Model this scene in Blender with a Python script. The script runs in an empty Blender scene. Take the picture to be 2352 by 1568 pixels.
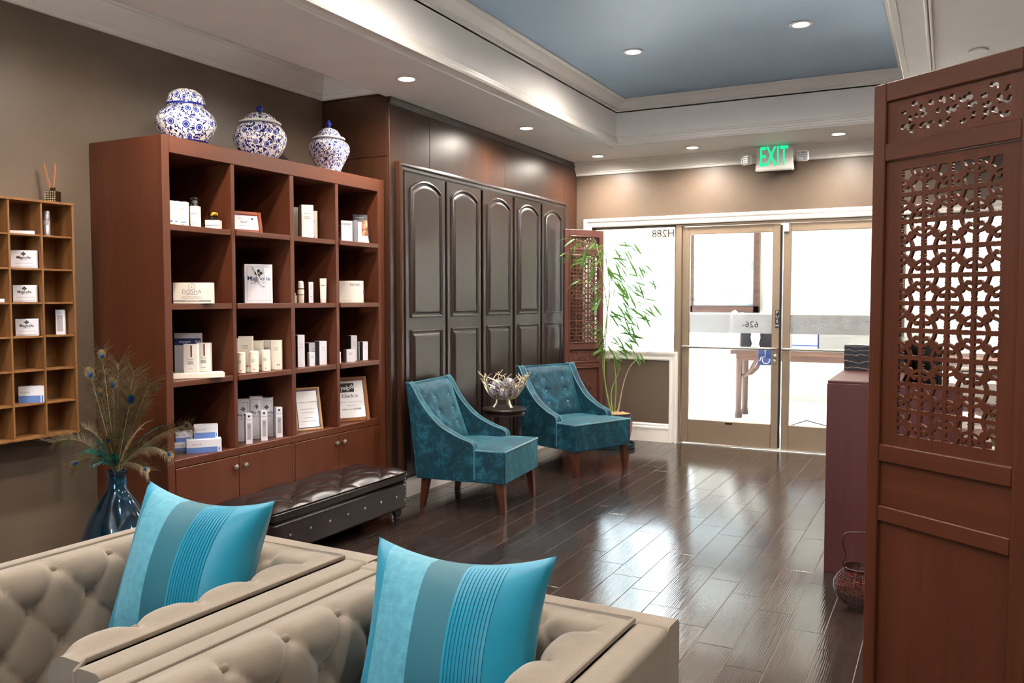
import bpy, math, random
import numpy as np
from mathutils import Vector, Matrix
random.seed(7)
R = math.radians
scene = bpy.context.scene
COL = scene.collection
PI = math.pi

# ------------------------------------------------------------------ camera
CAMZ, FPX, IW, IH = 1.42, 1942.0, 2352.0, 1568.0
YAW, PITCH = math.atan2(1001, 1942), -math.atan2(97, 1942)
cam = bpy.data.cameras.new('camera')
cam.sensor_width = 36.0
cam.lens = FPX / IW * 36.0
cam.clip_start = 0.05
camo = bpy.data.objects.new('camera', cam)
COL.objects.link(camo)
camo.location = (0, 0, CAMZ)
camo.rotation_euler = (PI / 2 + PITCH, 0, YAW)
scene.camera = camo

# ------------------------------------------------------------------ world, exposure
world = bpy.data.worlds.new('daylight')
scene.world = world
world.use_nodes = True
bg = world.node_tree.nodes['Background']
bg.inputs[0].default_value = (0.76, 0.88, 1.0, 1)
bg.inputs[1].default_value = 5.2
scene.view_settings.view_transform = 'Standard'
scene.view_settings.look = 'None'
scene.view_settings.gamma = 1.0
scene.view_settings.exposure = 1.1
scene.view_settings.use_curve_mapping = False
sun = bpy.data.lights.new('sun', 'SUN'); sun.energy = 125.0; sun.angle = R(1.0); sun.color = (1.0, 0.96, 0.9)
suno = bpy.data.objects.new('sun', sun); COL.objects.link(suno)
suno.rotation_euler = Vector((-0.5, 0.3, -0.8)).to_track_quat('-Z', 'Y').to_euler()
LAMP = 54.0          # watts of each recessed ceiling lamp
LAMPC = (1.0, 0.90, 0.79)

# ------------------------------------------------------------------ measuring helpers (photograph pixel -> place)
_fw = Vector((-math.sin(YAW) * math.cos(PITCH), math.cos(YAW) * math.cos(PITCH), math.sin(PITCH)))
_rt = Vector((math.cos(YAW), math.sin(YAW), 0))
_up = _rt.cross(_fw)
_C = Vector((0, 0, CAMZ))
def ray(u, v): return _fw + _rt * ((u - IW / 2) / FPX) - _up * ((v - IH / 2) / FPX)
def onz(u, v, z): d = ray(u, v); return _C + d * ((z - CAMZ) / d.z)
def onx(u, v, x): d = ray(u, v); return _C + d * (x / d.x)
def ony(u, v, y): d = ray(u, v); return _C + d * (y / d.y)
def atd(u, v, dist): return _C + ray(u, v) * dist
def depth(p): return (Vector(p) - _C).dot(_fw)

# ------------------------------------------------------------------ materials
def lin(h):
    h = h.lstrip('#')
    o = []
    for i in (0, 2, 4):
        c = int(h[i:i + 2], 16) / 255
        o.append(c / 12.92 if c <= 0.04045 else ((c + 0.055) / 1.055) ** 2.4)
    return (*o, 1.0)
class NT:
    def __init__(s, name):
        s.m = bpy.data.materials.new(name); s.m.use_nodes = True
        s.t = s.m.node_tree
        s.b = s.t.nodes['Principled BSDF']; s.out = s.t.nodes['Material Output']
    def n(s, ty, ins=None, **pr):
        nd = s.t.nodes.new('ShaderNode' + ty)
        for k, v in pr.items(): setattr(nd, k, v)
        for k, v in (ins or {}).items(): s.set(nd.inputs[k], v)
        return nd
    def set(s, sock, v):
        if hasattr(v, 'is_output'): s.t.links.new(v, sock)
        else: sock.default_value = v
    def P(s, **kw):
        for k, v in kw.items(): s.set(s.b.inputs[k.replace('_', ' ')], v)
    def coord(s, scale=(1, 1, 1), kind='Object', loc=(0, 0, 0)):
        return s.n('Mapping', {0: s.n('TexCoord').outputs[kind], 'Scale': scale, 'Location': loc}).outputs[0]
    def noise(s, vec, scale, detail=3, rough=0.5, dist=0.0):
        return s.n('TexNoise', {'Vector': vec, 'Scale': scale, 'Detail': detail, 'Roughness': rough, 'Distortion': dist}).outputs[0]
    def ramp(s, fac, stops):
        r = s.n('ValToRGB', {0: fac}); e = r.color_ramp.elements
        e[0].position, e[0].color = stops[0]; e[1].position, e[1].color = stops[-1]
        for p, c in stops[1:-1]: x = e.new(p); x.color = c
        return r.outputs[0]
    def math(s, op, a, b=0.0, c=0.0):
        return s.n('Math', {0: a, 1: b, 2: c}, operation=op).outputs[0]
    def mix(s, f, a, b):
        m = s.n('Mix', data_type='RGBA'); s.set(m.inputs[0], f); s.set(m.inputs[6], a); s.set(m.inputs[7], b)
        return m.outputs[2]
    def bump(s, h, st=0.2, dist=0.01):
        s.t.links.new(s.n('Bump', {'Strength': st, 'Distance': dist, 'Height': h}).outputs[0], s.b.inputs['Normal'])
def mix4(a, b, t): return tuple(a[i] * (1 - t) + b[i] * t for i in range(4))
def plain(name, hx, rough=0.5, metal=0.0, var=0.0, vscale=4.0, bump=0.0, bscale=80.0, **kw):
    k = NT(name); c = lin(hx)
    k.P(Base_Color=c, Roughness=rough, Metallic=metal, **kw)
    if var or bump:
        co = k.coord()
    if var:
        d = tuple(x * (1 - var) for x in c[:3]) + (1,); l = tuple(min(1, x * (1 + var)) for x in c[:3]) + (1,)
        k.P(Base_Color=k.ramp(k.noise(co, vscale), [(0.3, d), (0.7, l)]))
    if bump: k.bump(k.noise(co, bscale, 2), bump, 0.004)
    return k.m
def wood(name, dark, light, along='z', scale=1.0, rough=0.4, bump=0.06, var=0.0, coat=0.0, spec=0.5):
    k = NT(name)
    s = {'x': (0.7, 14, 14), 'y': (14, 0.7, 14), 'z': (14, 14, 0.7)}[along]
    v = k.coord(tuple(q * scale for q in s))
    if var:
        oi = k.n('ObjectInfo').outputs['Random']
        v = k.n('VectorMath', {0: v, 1: k.n('CombineXYZ', {0: k.math('MULTIPLY', oi, 37.0), 1: k.math('MULTIPLY', oi, 11.0), 2: 0.0}).outputs[0]}).outputs[0]
    g = k.noise(v, 1.6, 6, 0.6, 0.6)
    f = k.noise(v, 9.0, 4, 0.6, 0.2)
    fac = k.math('MULTIPLY_ADD', f, 0.35, k.math('MULTIPLY', g, 0.65))
    c = k.ramp(fac, [(0.30, lin(dark)), (0.50, mix4(lin(dark), lin(light), 0.5)), (0.70, lin(light))])
    if var:
        hs = k.n('HueSaturation', {'Value': k.math('MULTIPLY_ADD', oi, 2 * var, 1 - var), 'Color': c})
        c = hs.outputs[0]
    k.P(Base_Color=c, Roughness=rough, Coat_Weight=coat, Coat_Roughness=0.1, Specular_IOR_Level=spec)
    if bump: k.bump(fac, bump, 0.004)
    return k.m
def emit(name, col, st):
    k = NT(name); e = k.n('Emission', {0: col, 1: st}); k.t.links.new(e.outputs[0], k.out.inputs[0]); return k.m

MT = {}
def wallpaper(name, hx):
    k = NT(name); c = lin(hx); co = k.coord()
    base = k.ramp(k.noise(co, 2.0, 4), [(0.3, tuple(x * .9 for x in c[:3]) + (1,)), (0.7, tuple(x * 1.08 for x in c[:3]) + (1,))])
    vo = k.n('TexVoronoi', {'Vector': co, 'Scale': 55.0})
    sp = k.math('MULTIPLY', k.math('LESS_THAN', vo.outputs['Distance'], 0.13), k.math('GREATER_THAN', k.n('SeparateColor', {0: vo.outputs['Color']}).outputs[0], 0.72))
    k.P(Base_Color=k.mix(sp, base, (0.55, 0.48, 0.36, 1)), Roughness=k.math('MULTIPLY_ADD', sp, -0.2, 0.42), Specular_IOR_Level=0.5, Metallic=k.math('MULTIPLY', sp, 0.6))
    k.bump(k.noise(k.coord((1, 1, 1)), 160, 2), 0.12, 0.003)
    return k.m
MT['wall'] = wallpaper('wallpaper_brown', '#66574a')
MT['white'] = plain('trim_white', '#f0ebe6', 0.35, var=0.02)
MT['ceil'] = plain('ceiling_paint', '#f7f3f0', 0.55, var=0.02, bump=0.03, bscale=200)
MT['blue'] = plain('tray_blue', '#a6c0da', 0.55, var=0.03, vscale=1.5)
MT['grout'] = plain('grout', '#8d8078', 0.8)
MT['closet'] = wood('espresso_wood', '#1d1412', '#2b1d19', 'z', 0.8, 0.32, 0.02, spec=0.75)
MT['panelwood'] = wood('walnut_veneer', '#2e1a10', '#472a1a', 'z', 0.5, 0.36, 0.02)
MT['cherry'] = wood('cherry_wood', '#4b2413', '#63341f', 'z', 0.6, 0.42, 0.02)
MT['cherry_h'] = wood('cherry_wood_cross', '#4b2413', '#63341f', 'y', 0.6, 0.42, 0.02)
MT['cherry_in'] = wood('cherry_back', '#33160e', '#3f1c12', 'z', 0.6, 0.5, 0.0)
MT['cubby'] = wood('oiled_pine', '#6b4424', '#96693b', 'z', 0.8, 0.5, 0.08)
MT['screen'] = wood('screen_wood', '#44200f', '#582c1a', 'z', 0.6, 0.45, 0.02, spec=0.35)
MT['screen_h'] = wood('screen_wood_cross', '#44200f', '#582c1a', 'x', 0.6, 0.45, 0.02, spec=0.35)
MT['screen2'] = wood('rosewood', '#52302a', '#684036', 'z', 0.8, 0.38, 0.02)
MT['desk'] = wood('desk_laminate', '#472022', '#552a29', 'z', 0.5, 0.45, 0.0)
MT['leg'] = wood('leg_walnut', '#3c1e13', '#5b3020', 'z', 1.2, 0.3, 0.02)
MT['alu'] = plain('bronze_aluminium', '#a08c78', 0.38, 0.55, var=0.03)
MT['steel'] = plain('brushed_steel', '#c9c4bc', 0.3, 0.9)
MT['black'] = plain('black_plastic', '#17161a', 0.4)
MT['gold'] = plain('brass', '#c99a3a', 0.25, 1.0)
MT['pewter'] = plain('pewter', '#a89f92', 0.35, 0.9)
MT['silver'] = plain('silver_plastic', '#b9b6bd', 0.25, 0.7)
MT['champagne'] = plain('champagne_metal', '#ddd0b4', 0.3, 0.85)
MT['carton'] = plain('white_carton', '#efe9e0', 0.45)
MT['cream'] = plain('cream_carton', '#efe6d8', 0.5)
MT['coolcarton'] = plain('cool_white_carton', '#e2e0e8', 0.4)
MT['greycarton'] = plain('grey_carton', '#a7a0a3', 0.5)
MT['bluecarton'] = plain('blue_carton', '#5f7fc0', 0.45)
MT['navy'] = plain('navy_print', '#2b3370', 0.5)
MT['ink'] = plain('black_ink', '#24222a', 0.6)
MT['greyink'] = plain('grey_ink', '#8e8890', 0.6)
MT['maroonink'] = plain('maroon_ink', '#8a4a48', 0.6)
MT['redink'] = plain('red_ink', '#c85a3a', 0.6)
MT['paper'] = plain('paper', '#eeecef', 0.6)
MT['turq'] = plain('turquoise_silk', '#067a96', 0.45, var=0.06, vscale=6, Sheen_Weight=0.08)
MT['teal2'] = plain('teal_band', '#055c6d', 0.6, var=0.05, vscale=8, Sheen_Weight=0.1)
def fabric(name, hx, rough=0.85, weave=900.0, var=0.08, sheen=0.3, st=0.25, hx2=None):
    k = NT(name); c = lin(hx); co = k.coord()
    w1 = k.noise(k.coord((25, 25, weave)), 1.0, 1); w2 = k.noise(k.coord((weave, weave, 25)), 1.0, 1)
    h = k.math('ADD', w1, w2)
    nz = k.noise(co, 60, 3)
    d = tuple(x * (1 - var * 2) for x in c[:3]) + (1,)
    l = lin(hx2) if hx2 else tuple(min(1, x * (1 + var)) for x in c[:3]) + (1,)
    k.P(Base_Color=k.ramp(k.math('MULTIPLY_ADD', h, 0.25, k.math('MULTIPLY', nz, 0.5)), [(0.25, d), (0.75, l)]), Roughness=rough, Sheen_Weight=sheen, Specular_IOR_Level=0.25)
    k.bump(h, st, 0.0012)
    return k.m
MT['linen'] = fabric('beige_linen', '#7f7265', 0.9, 1100, 0.06)
MT['shimmer'] = fabric('shimmer_blue', '#3b8aa2', 0.5, 1400, 0.10, 0.15, 0.3, '#5fa4b8')
def velvet(name):
    k = NT(name); co = k.coord()
    n1 = k.noise(co, 7, 5, 0.6, 1.5); n2 = k.noise(co, 24, 4, 0.6, 0.8)
    f = k.math('MULTIPLY_ADD', n2, 0.4, k.math('MULTIPLY', n1, 0.6))
    k.P(Base_Color=k.ramp(f, [(0.39, lin('#082b38')), (0.52, lin('#0d3a4a')), (0.65, lin('#235f74'))]), Roughness=0.62,
        Sheen_Weight=0.75, Sheen_Roughness=0.35, Sheen_Tint=lin('#5fb2c2'), Specular_IOR_Level=0.3)
    k.bump(n2, 0.12, 0.006)
    return k.m
MT['velvet'] = velvet('teal_velvet')
MT['velvet_pipe'] = plain('teal_velvet_piping', '#2f6f80', 0.6, var=0.1, Sheen_Weight=0.6)
def leather(name, hx):
    k = NT(name); co = k.coord(); c = lin(hx)
    vo = k.n('TexVoronoi', {'Vector': co, 'Scale': 260.0}).outputs['Distance']
    k.P(Base_Color=k.ramp(k.noise(co, 9, 3), [(0.3, c), (0.7, tuple(x * 1.5 for x in c[:3]) + (1,))]), Roughness=0.24, Specular_IOR_Level=0.6)
    k.bump(vo, 0.12, 0.002)
    return k.m
MT['leather'] = leather('brown_leather', '#1d1311')
def plankmat(name):
    k = NT(name)
    oi = k.n('ObjectInfo').outputs['Random']
    off = k.n('CombineXYZ', {0: k.math('MULTIPLY', oi, 31.0), 1: k.math('MULTIPLY', oi, 17.0), 2: 0.0}).outputs[0]
    v = k.n('VectorMath', {0: k.coord((16, 1.3, 16)), 1: off}).outputs[0]
    g = k.noise(v, 1.5, 5, 0.6, 1.0); fi = k.noise(v, 10, 3, 0.6, 0.4)
    fac = k.math('MULTIPLY_ADD', fi, 0.4, k.math('MULTIPLY', g, 0.6))
    c = k.ramp(fac, [(0.3, lin('#211917')), (0.5, lin('#2e2522')), (0.7, lin('#40342f'))])
    c = k.n('HueSaturation', {'Value': k.math('MULTIPLY_ADD', oi, 0.35, 0.82), 'Color': c}).outputs[0]
    k.P(Base_Color=c, Roughness=k.math('MULTIPLY_ADD', fac, 0.14, 0.05), Specular_IOR_Level=0.6)
    # wood-grain embossing of the glazed tile
    w = k.n('TexWave', {'Vector': v, 'Scale': 2.2, 'Distortion': 7.0, 'Detail': 2.0, 'Detail Scale': 1.2}, bands_direction='X').outputs[1]
    k.bump(k.math('MULTIPLY_ADD', w, 0.6, fi), 0.12, 0.0012)
    return k.m
MT['plank'] = plankmat('wood_look_tile')
def glassmat(name, tint=(1, 1, 1, 1), refl=1.0):
    k = NT(name)
    fr = k.n('Fresnel', {'IOR': 1.45}).outputs[0]
    tr = k.n('BsdfTransparent', {0: tint}); gl = k.n('BsdfGlossy', {0: (1, 1, 1, 1), 'Roughness': 0.0})
    mx = k.n('MixShader', {0: k.math('MULTIPLY', fr, refl)})
    k.t.links.new(tr.outputs[0], mx.inputs[1]); k.t.links.new(gl.outputs[0], mx.inputs[2]); k.t.links.new(mx.outputs[0], k.out.inputs[0])
    return k.m
MT['glass'] = glassmat('clear_glass', (0.97, 0.99, 0.98, 1))
def frost(name, a, c):
    k = NT(name)
    tr = k.n('BsdfTransparent'); df = k.n('BsdfTranslucent', {0: (c, c, c * 1.02, 1)}); d2 = k.n('BsdfDiffuse', {0: (.6, .6, .62, 1)})
    m1 = k.n('MixShader', {0: 0.25}); k.t.links.new(df.outputs[0], m1.inputs[1]); k.t.links.new(d2.outputs[0], m1.inputs[2])
    mx = k.n('MixShader', {0: a}); k.t.links.new(tr.outputs[0], mx.inputs[1]); k.t.links.new(m1.outputs[0], mx.inputs[2]); k.t.links.new(mx.outputs[0], k.out.inputs[0])
    return k.m
MT['frost'] = frost('frosted_film', 0.75, 0.42)
MT['letterfilm'] = frost('white_letter_film', 0.95, 0.95)
MT['plastic_clear'] = glassmat('clear_acrylic', (0.86, 0.88, 0.9, 1), 2.0)
def porcelain(name, fl, leafth, lines, seed):
    k = NT(name)
    sx = k.n('SeparateXYZ', {0: k.n('TexCoord').outputs['Object']})
    ang = k.math('MULTIPLY', k.math('ARCTAN2', sx.outputs[1], sx.outputs[0]), 0.145)
    v = k.n('CombineXYZ', {0: ang, 1: sx.outputs[2], 2: seed}).outputs[0]
    vo = k.n('TexVoronoi', {'Vector': v, 'Scale': fl, 'Randomness': 0.55}, voronoi_dimensions='2D').outputs['Distance']
    disc = k.math('LESS_THAN', vo, 0.23)
    ringw = k.math('MULTIPLY', k.math('GREATER_THAN', vo, 0.13), k.math('LESS_THAN', vo, 0.155))
    disc = k.math('SUBTRACT', disc, ringw)
    n = k.noise(v, fl * 3.2, 2, 0.5, 0.6)
    line = k.math('LESS_THAN', k.math('ABSOLUTE', k.math('SUBTRACT', n, 0.5)), lines)
    leaf = k.math('GREATER_THAN', k.noise(v, fl * 2.6, 1, 0.4, 1.2), leafth)
    halo = k.math('GREATER_THAN', vo, 0.29)
    pat = k.math('MAXIMUM', disc, k.math('MULTIPLY', halo, k.math('MAXIMUM', line, leaf)))
    k.P(Base_Color=k.mix(pat, lin('#ece6e2'), k.ramp(vo, [(0.0, lin('#2a3a9c')), (0.3, lin('#1d2268'))])), Roughness=0.12, Coat_Weight=0.5, Coat_Roughness=0.05)
    return k.m
MT['porc1'] = porcelain('porcelain_scroll', 13, 0.72, 0.045, 1.0)
MT['porc2'] = porcelain('porcelain_flower', 15, 0.56, 0.03, 4.0)
MT['porc3'] = porcelain('porcelain_fine', 19, 0.63, 0.05, 9.0)
MT['porcw'] = plain('porcelain_white', '#e9e4e0', 0.12)
MT['porcb'] = plain('porcelain_blue', '#20297c', 0.12)
MT['vase'] = (lambda k: (k.P(Base_Color=k.ramp(k.noise(k.coord((3, 3, 6)), 2.5, 4, 0.6, 1.0), [(0.3, lin('#04121c')), (0.55, lin('#0a3148')), (0.8, lin('#1c6a80'))]), Roughness=0.08, Metallic=0.55, Coat_Weight=1.0, Coat_Roughness=0.03), k.m)[1])(NT('blue_glaze'))
MT['lamp'] = emit('lamp_lens', (1.0, 0.93, 0.80, 1), 14.0)
MT['exit'] = emit('exit_green', (0.02, 0.80, 0.33, 1), 0.62)
def leafmat(name, hx):
    k = NT(name); c = k.ramp(k.noise(k.coord(), 8, 2), [(0.3, tuple(x * .7 for x in lin(hx)[:3]) + (1,)), (0.7, tuple(x * 1.25 for x in lin(hx)[:3]) + (1,))])
    k.P(Base_Color=c, Roughness=0.45)
    tl = k.n('BsdfTranslucent', {0: c}); mx = k.n('MixShader', {0: 0.4}); k.t.links.new(k.b.outputs[0], mx.inputs[1]); k.t.links.new(tl.outputs[0], mx.inputs[2]); k.t.links.new(mx.outputs[0], k.out.inputs[0])
    return k.m
MT['leaf'] = leafmat('bamboo_leaf', '#5f8a3e')
MT['cane'] = plain('bamboo_cane', '#8a9a55', 0.45, var=0.2, vscale=6)
MT['twig'] = plain('dry_twig', '#b7a58f', 0.8, var=0.15)
MT['potglaze'] = (lambda k: (k.P(Base_Color=k.ramp(k.n('SeparateXYZ', {0: k.n('TexCoord').outputs['Object']}).outputs[2], [(0.0, lin('#2a2a33')), (0.05, lin('#6a3220')), (0.19, lin('#a05a38')), (0.27, lin('#6d6f86')), (0.33, lin('#54444e'))]), Roughness=0.15), k.m)[1])(NT('pot_glaze'))
MT['soil'] = plain('wood_chips', '#b09468', 0.9, var=0.3, vscale=60, bump=0.6, bscale=90)
MT['saucer'] = plain('green_plastic', '#1e3b3b', 0.4)
MT['wicker'] = plain('wire_weave', '#3c2420', 0.4, 0.3)
MT['red'] = plain('red_foil', '#a82f22', 0.2, 0.5, var=0.3, vscale=40)
MT['reed'] = plain('reed', '#b8734a', 0.7)
MT['diffuser'] = plain('mercury_bottle', '#5b4634', 0.15, 0.8)
MT['ebony'] = (lambda k: (k.P(Base_Color=k.ramp(k.n('TexWave', {'Vector': k.coord((1, 1, 1)), 'Scale': 9.0, 'Distortion': 9.0, 'Detail': 3.0, 'Detail Scale': 1.0}, bands_direction='Z').outputs[1], [(0.0, lin('#8f7a66')), (0.05, lin('#2a2024')), (0.3, lin('#17131a'))]), Roughness=0.2), k.m)[1])(NT('marbled_ebony'))
MT['extwall'] = plain('outdoor_plaster', '#b0ada7', 0.8, var=0.03, vscale=3)
MT['extfloor'] = plain('outdoor_paving', '#e4e2de', 0.7, var=0.03)
MT['oldwood'] = wood('weathered_wood', '#22120e', '#553729', 'z', 1.0, 0.6, 0.1)
MT['oldwood_h'] = wood('weathered_wood_cross', '#22120e', '#553729', 'x', 1.0, 0.6, 0.1)
def painting(name):
    k = NT(name); co = k.coord((1, 1, 1.0)); z = k.n('SeparateXYZ', {0: co}).outputs[2]
    n = k.noise(k.coord((1.2, 1, 5)), 3.0, 5, 0.65, 0.6)
    a = k.ramp(n, [(0.42, lin('#ccd4d7')), (0.56, lin('#8ea3ac')), (0.72, lin('#46606d'))])
    k.P(Base_Color=k.mix(k.math('LESS_THAN', k.math('MULTIPLY_ADD', n, 0.6, z), 0.45), lin('#d2d8da'), a), Roughness=0.5)
    return k.m
MT['painting'] = painting('landscape_painting')
MT['signblue'] = plain('access_blue', '#4d66a8', 0.5)
MT['etch'] = plain('white_vinyl', '#f4f4f4', 0.6)
MT['tan'] = plain('tan_vinyl', '#b39c6c', 0.6)
MT['ps'] = plain('rachis', '#8f7c5c', 0.5)
def barbmat(name, a, b, c):
    k = NT(name)
    k.P(Base_Color=k.ramp(k.noise(k.coord(), 26, 3), [(0.3, lin(a)), (0.5, lin(b)), (0.7, lin(c))]), Roughness=0.42, Metallic=0.25)
    return k.m
MT['barb'] = barbmat('peacock_barb', '#241c12', '#544122', '#3d4626')
MT['barbg'] = barbmat('green_barb', '#06201e', '#0b4a40', '#0f6a55')
MT['eye1'] = plain('eye_bronze', '#6a5230', 0.4, 0.3)
MT['eye2'] = plain('eye_teal', '#0c4650', 0.3, 0.3)
MT['eye3'] = plain('eye_indigo', '#10124a', 0.3, 0.3)
MT['photoprint'] = (lambda k: (k.P(Base_Color=k.ramp(k.noise(k.coord((1, 1, 1)), 16, 2, 0.5, 0.5), [(0.38, lin('#150f10')), (0.5, lin('#8a4a26')), (0.66, lin('#e0a070'))]), Roughness=0.25), k.m)[1])(NT('portrait_print'))
MT['jarglass'] = plain('amber_jar', '#2c1c12', 0.08)
MT['kraftwood'] = wood('frame_wood', '#6a3f22', '#8e5a34', 'z', 1.2, 0.4, 0.05)
MT['lightwood'] = wood('pale_frame_wood', '#a07a50', '#bd976a', 'z', 1.2, 0.5, 0.05)
MT['redwood'] = wood('red_frame_wood', '#7a3320', '#8d4028', 'z', 1.2, 0.35, 0.02)

# ------------------------------------------------------------------ mesh helpers
class MB:
    def __init__(s): s.v = []; s.f = []
    def add(s, vs, fs):
        o = len(s.v); s.v += [tuple(p) for p in vs]; s.f += [tuple(i + o for i in f) for f in fs]; return s
    def box(s, lo, hi, b=0.0, M=None):
        lo = list(lo); hi = list(hi)
        for i in range(3):
            if lo[i] > hi[i]: lo[i], hi[i] = hi[i], lo[i]
        b = min(b, *( (hi[i] - lo[i]) * 0.49 for i in range(3)))
        if b <= 0:
            vs = [(x, y, z) for z in (lo[2], hi[2]) for y in (lo[1], hi[1]) for x in (lo[0], hi[0])]
            fs = [(0, 2, 3, 1), (4, 5, 7, 6), (0, 1, 5, 4), (2, 6, 7, 3), (0, 4, 6, 2), (1, 3, 7, 5)]
        else:
            vs = []; idx = {}
            for c in [(a, d, e) for a in (0, 1) for d in (0, 1) for e in (0, 1)]:
                for ax in range(3):
                    p = []
                    for i in range(3):
                        q = hi[i] if c[i] else lo[i]
                        if i != ax: q += -b if c[i] else b
                        p.append(q)
                    idx[(c, ax)] = len(vs); vs.append(tuple(p))
            fs = []
            for ax in range(3):
                o = [i for i in range(3) if i != ax]
                for sd in (0, 1):
                    q = []
                    for a, d in ((0, 0), (1, 0), (1, 1), (0, 1)):
                        c = [0, 0, 0]; c[ax] = sd; c[o[0]] = a; c[o[1]] = d
                        q.append(idx[(tuple(c), ax)])
                    flip = (ax == 1)
                    if (sd == 0) != flip: q.reverse()
                    fs.append(tuple(q))
            for ax in range(3):
                o = [i for i in range(3) if i != ax]
                for a in (0, 1):
                    for d in (0, 1):
                        c0 = [0, 0, 0]; c0[o[0]] = a; c0[o[1]] = d; c1 = list(c0); c1[ax] = 1
                        c0 = tuple(c0); c1 = tuple(c1)
                        fs.append((idx[(c0, o[0])], idx[(c1, o[0])], idx[(c1, o[1])], idx[(c0, o[1])]))
            for c in [(a, d, e) for a in (0, 1) for d in (0, 1) for e in (0, 1)]:
                fs.append((idx[(c, 0)], idx[(c, 1)], idx[(c, 2)]))
        if M: vs = [tuple(M @ Vector(p)) for p in vs]
        return s.add(vs, fs)
    def prism(s, poly, f0, f1):
        """poly: 2-D points; f0/f1 map (a,b) to the 3-D start / end"""
        n = len(poly)
        vs = [f0(*p) for p in poly] + [f1(*p) for p in poly]
        fs = [(i, (i + 1) % n, n + (i + 1) % n, n + i) for i in range(n)] + [tuple(range(n))[::-1], tuple(range(n, 2 * n))]
        return s.add(vs, fs)
    def lathe(s, prof, n=32, c=(0, 0, 0), sx=1.0, sy=1.0):
        vs = []; fs = []
        for r, z in prof:
            for i in range(n):
                a = 2 * PI * i / n; vs.append((c[0] + r * sx * math.cos(a), c[1] + r * sy * math.sin(a), c[2] + z))
        for j in range(len(prof) - 1):
            for i in range(n):
                k = (i + 1) % n; fs.append((j * n + i, j * n + k, (j + 1) * n + k, (j + 1) * n + i))
        if prof[0][0] > 1e-4: fs.append(tuple(range(n))[::-1])
        if prof[-1][0] > 1e-4: fs.append(tuple((len(prof) - 1) * n + i for i in range(n)))
        return s.add(vs, fs)
    def tube(s, pts, rad, n=8, cap=True, closed=False):
        pts = [Vector(p) for p in pts]; m = len(pts)
        rr = [rad] * m if not hasattr(rad, '__len__') else rad
        vs = []; fs = []; ref = None
        for i, p in enumerate(pts):
            a = pts[(i - 1) % m] if (closed or i > 0) else p; b = pts[(i + 1) % m] if (closed or i < m - 1) else p
            t = (b - a); t = t.normalized() if t.length > 1e-9 else Vector((0, 0, 1))
            if ref is None: ref = Vector((0, 0, 1)) if abs(t.z) < 0.9 else Vector((1, 0, 0))
            u = ref - t * ref.dot(t)
            if u.length < 1e-6: u = t.orthogonal()
            u.normalize(); ref = u; w = t.cross(u)
            for k in range(n):
                an = 2 * PI * k / n; vs.append(p + (u * math.cos(an) + w * math.sin(an)) * rr[i])
        for i in range(m if closed else m - 1):
            j = (i + 1) % m
            for k in range(n):
                q = (k + 1) % n; fs.append((i * n + k, i * n + q, j * n + q, j * n + k))
        if cap and not closed: fs += [tuple(range(n))[::-1], tuple((m - 1) * n + k for k in range(n))]
        return s.add(vs, fs)
    def grid(s, fn, nu, nv, wrap=False):
        vs = [fn(i / nu, j / nv) for j in range(nv + 1) for i in range(nu + 1)]
        fs = [(j * (nu + 1) + i, j * (nu + 1) + i + 1, (j + 1) * (nu + 1) + i + 1, (j + 1) * (nu + 1) + i) for j in range(nv) for i in range(nu)]
        return s.add(vs, fs)
    def sphere(s, c, r, n=12, m=8, sc=(1, 1, 1)):
        vs = [(c[0], c[1], c[2] - r * sc[2])]; fs = []
        for j in range(1, m):
            t = -PI / 2 + PI * j / m
            for i in range(n):
                a = 2 * PI * i / n; vs.append((c[0] + r * sc[0] * math.cos(t) * math.cos(a), c[1] + r * sc[1] * math.cos(t) * math.sin(a), c[2] + r * sc[2] * math.sin(t)))
        vs.append((c[0], c[1], c[2] + r * sc[2])); T = len(vs) - 1
        for i in range(n): fs.append((0, 1 + (i + 1) % n, 1 + i)); fs.append((T, T - n + i, T - n + (i + 1) % n))
        for j in range(m - 2):
            for i in range(n): k = (i + 1) % n; fs.append((1 + j * n + i, 1 + j * n + k, 1 + (j + 1) * n + k, 1 + (j + 1) * n + i))
        return s.add(vs, fs)
    def molding(s, p0, p1, nrm, prof, m0=0.0, m1=0.0):
        """closed profile (d outward along nrm, z) swept from p0 to p1; m = mitre slope at each end"""
        p0 = Vector(p0); p1 = Vector(p1); d = (p1 - p0).normalized(); nrm = Vector(nrm)
        return s.prism(prof, lambda a, b: p0 + nrm * a + Vector((0, 0, b)) + d * (m0 * a), lambda a, b: p1 + nrm * a + Vector((0, 0, b)) + d * (m1 * a))
    def mesh(s, name, smooth=40):
        me = bpy.data.meshes.new(name); me.from_pydata(s.v, [], s.f); me.update()
        if smooth:
            me.polygons.foreach_set('use_smooth', [True] * len(me.polygons))
            me.set_sharp_from_angle(angle=R(smooth))
        return me
    def build(s, name, mat, parent=None, loc=None, rotz=0.0, smooth=40, label=None, fix=True):
        me = s.mesh(name, smooth)
        if fix: fixnormals(me)
        me.materials.append(MT[mat] if isinstance(mat, str) else mat)
        return link(name, me, parent, loc, rotz, label)
def fixnormals(me):
    import bmesh
    b = bmesh.new(); b.from_mesh(me); bmesh.ops.recalc_face_normals(b, faces=b.faces); b.to_mesh(me); b.free()
def link(name, me, parent=None, loc=None, rotz=0.0, label=None):
    o = bpy.data.objects.new(name, me); COL.objects.link(o)
    if parent: o.parent = parent
    if loc is not None: o.location = loc
    if rotz: o.rotation_euler = (0, 0, rotz)
    if label: o['label'] = label
    return o
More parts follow.
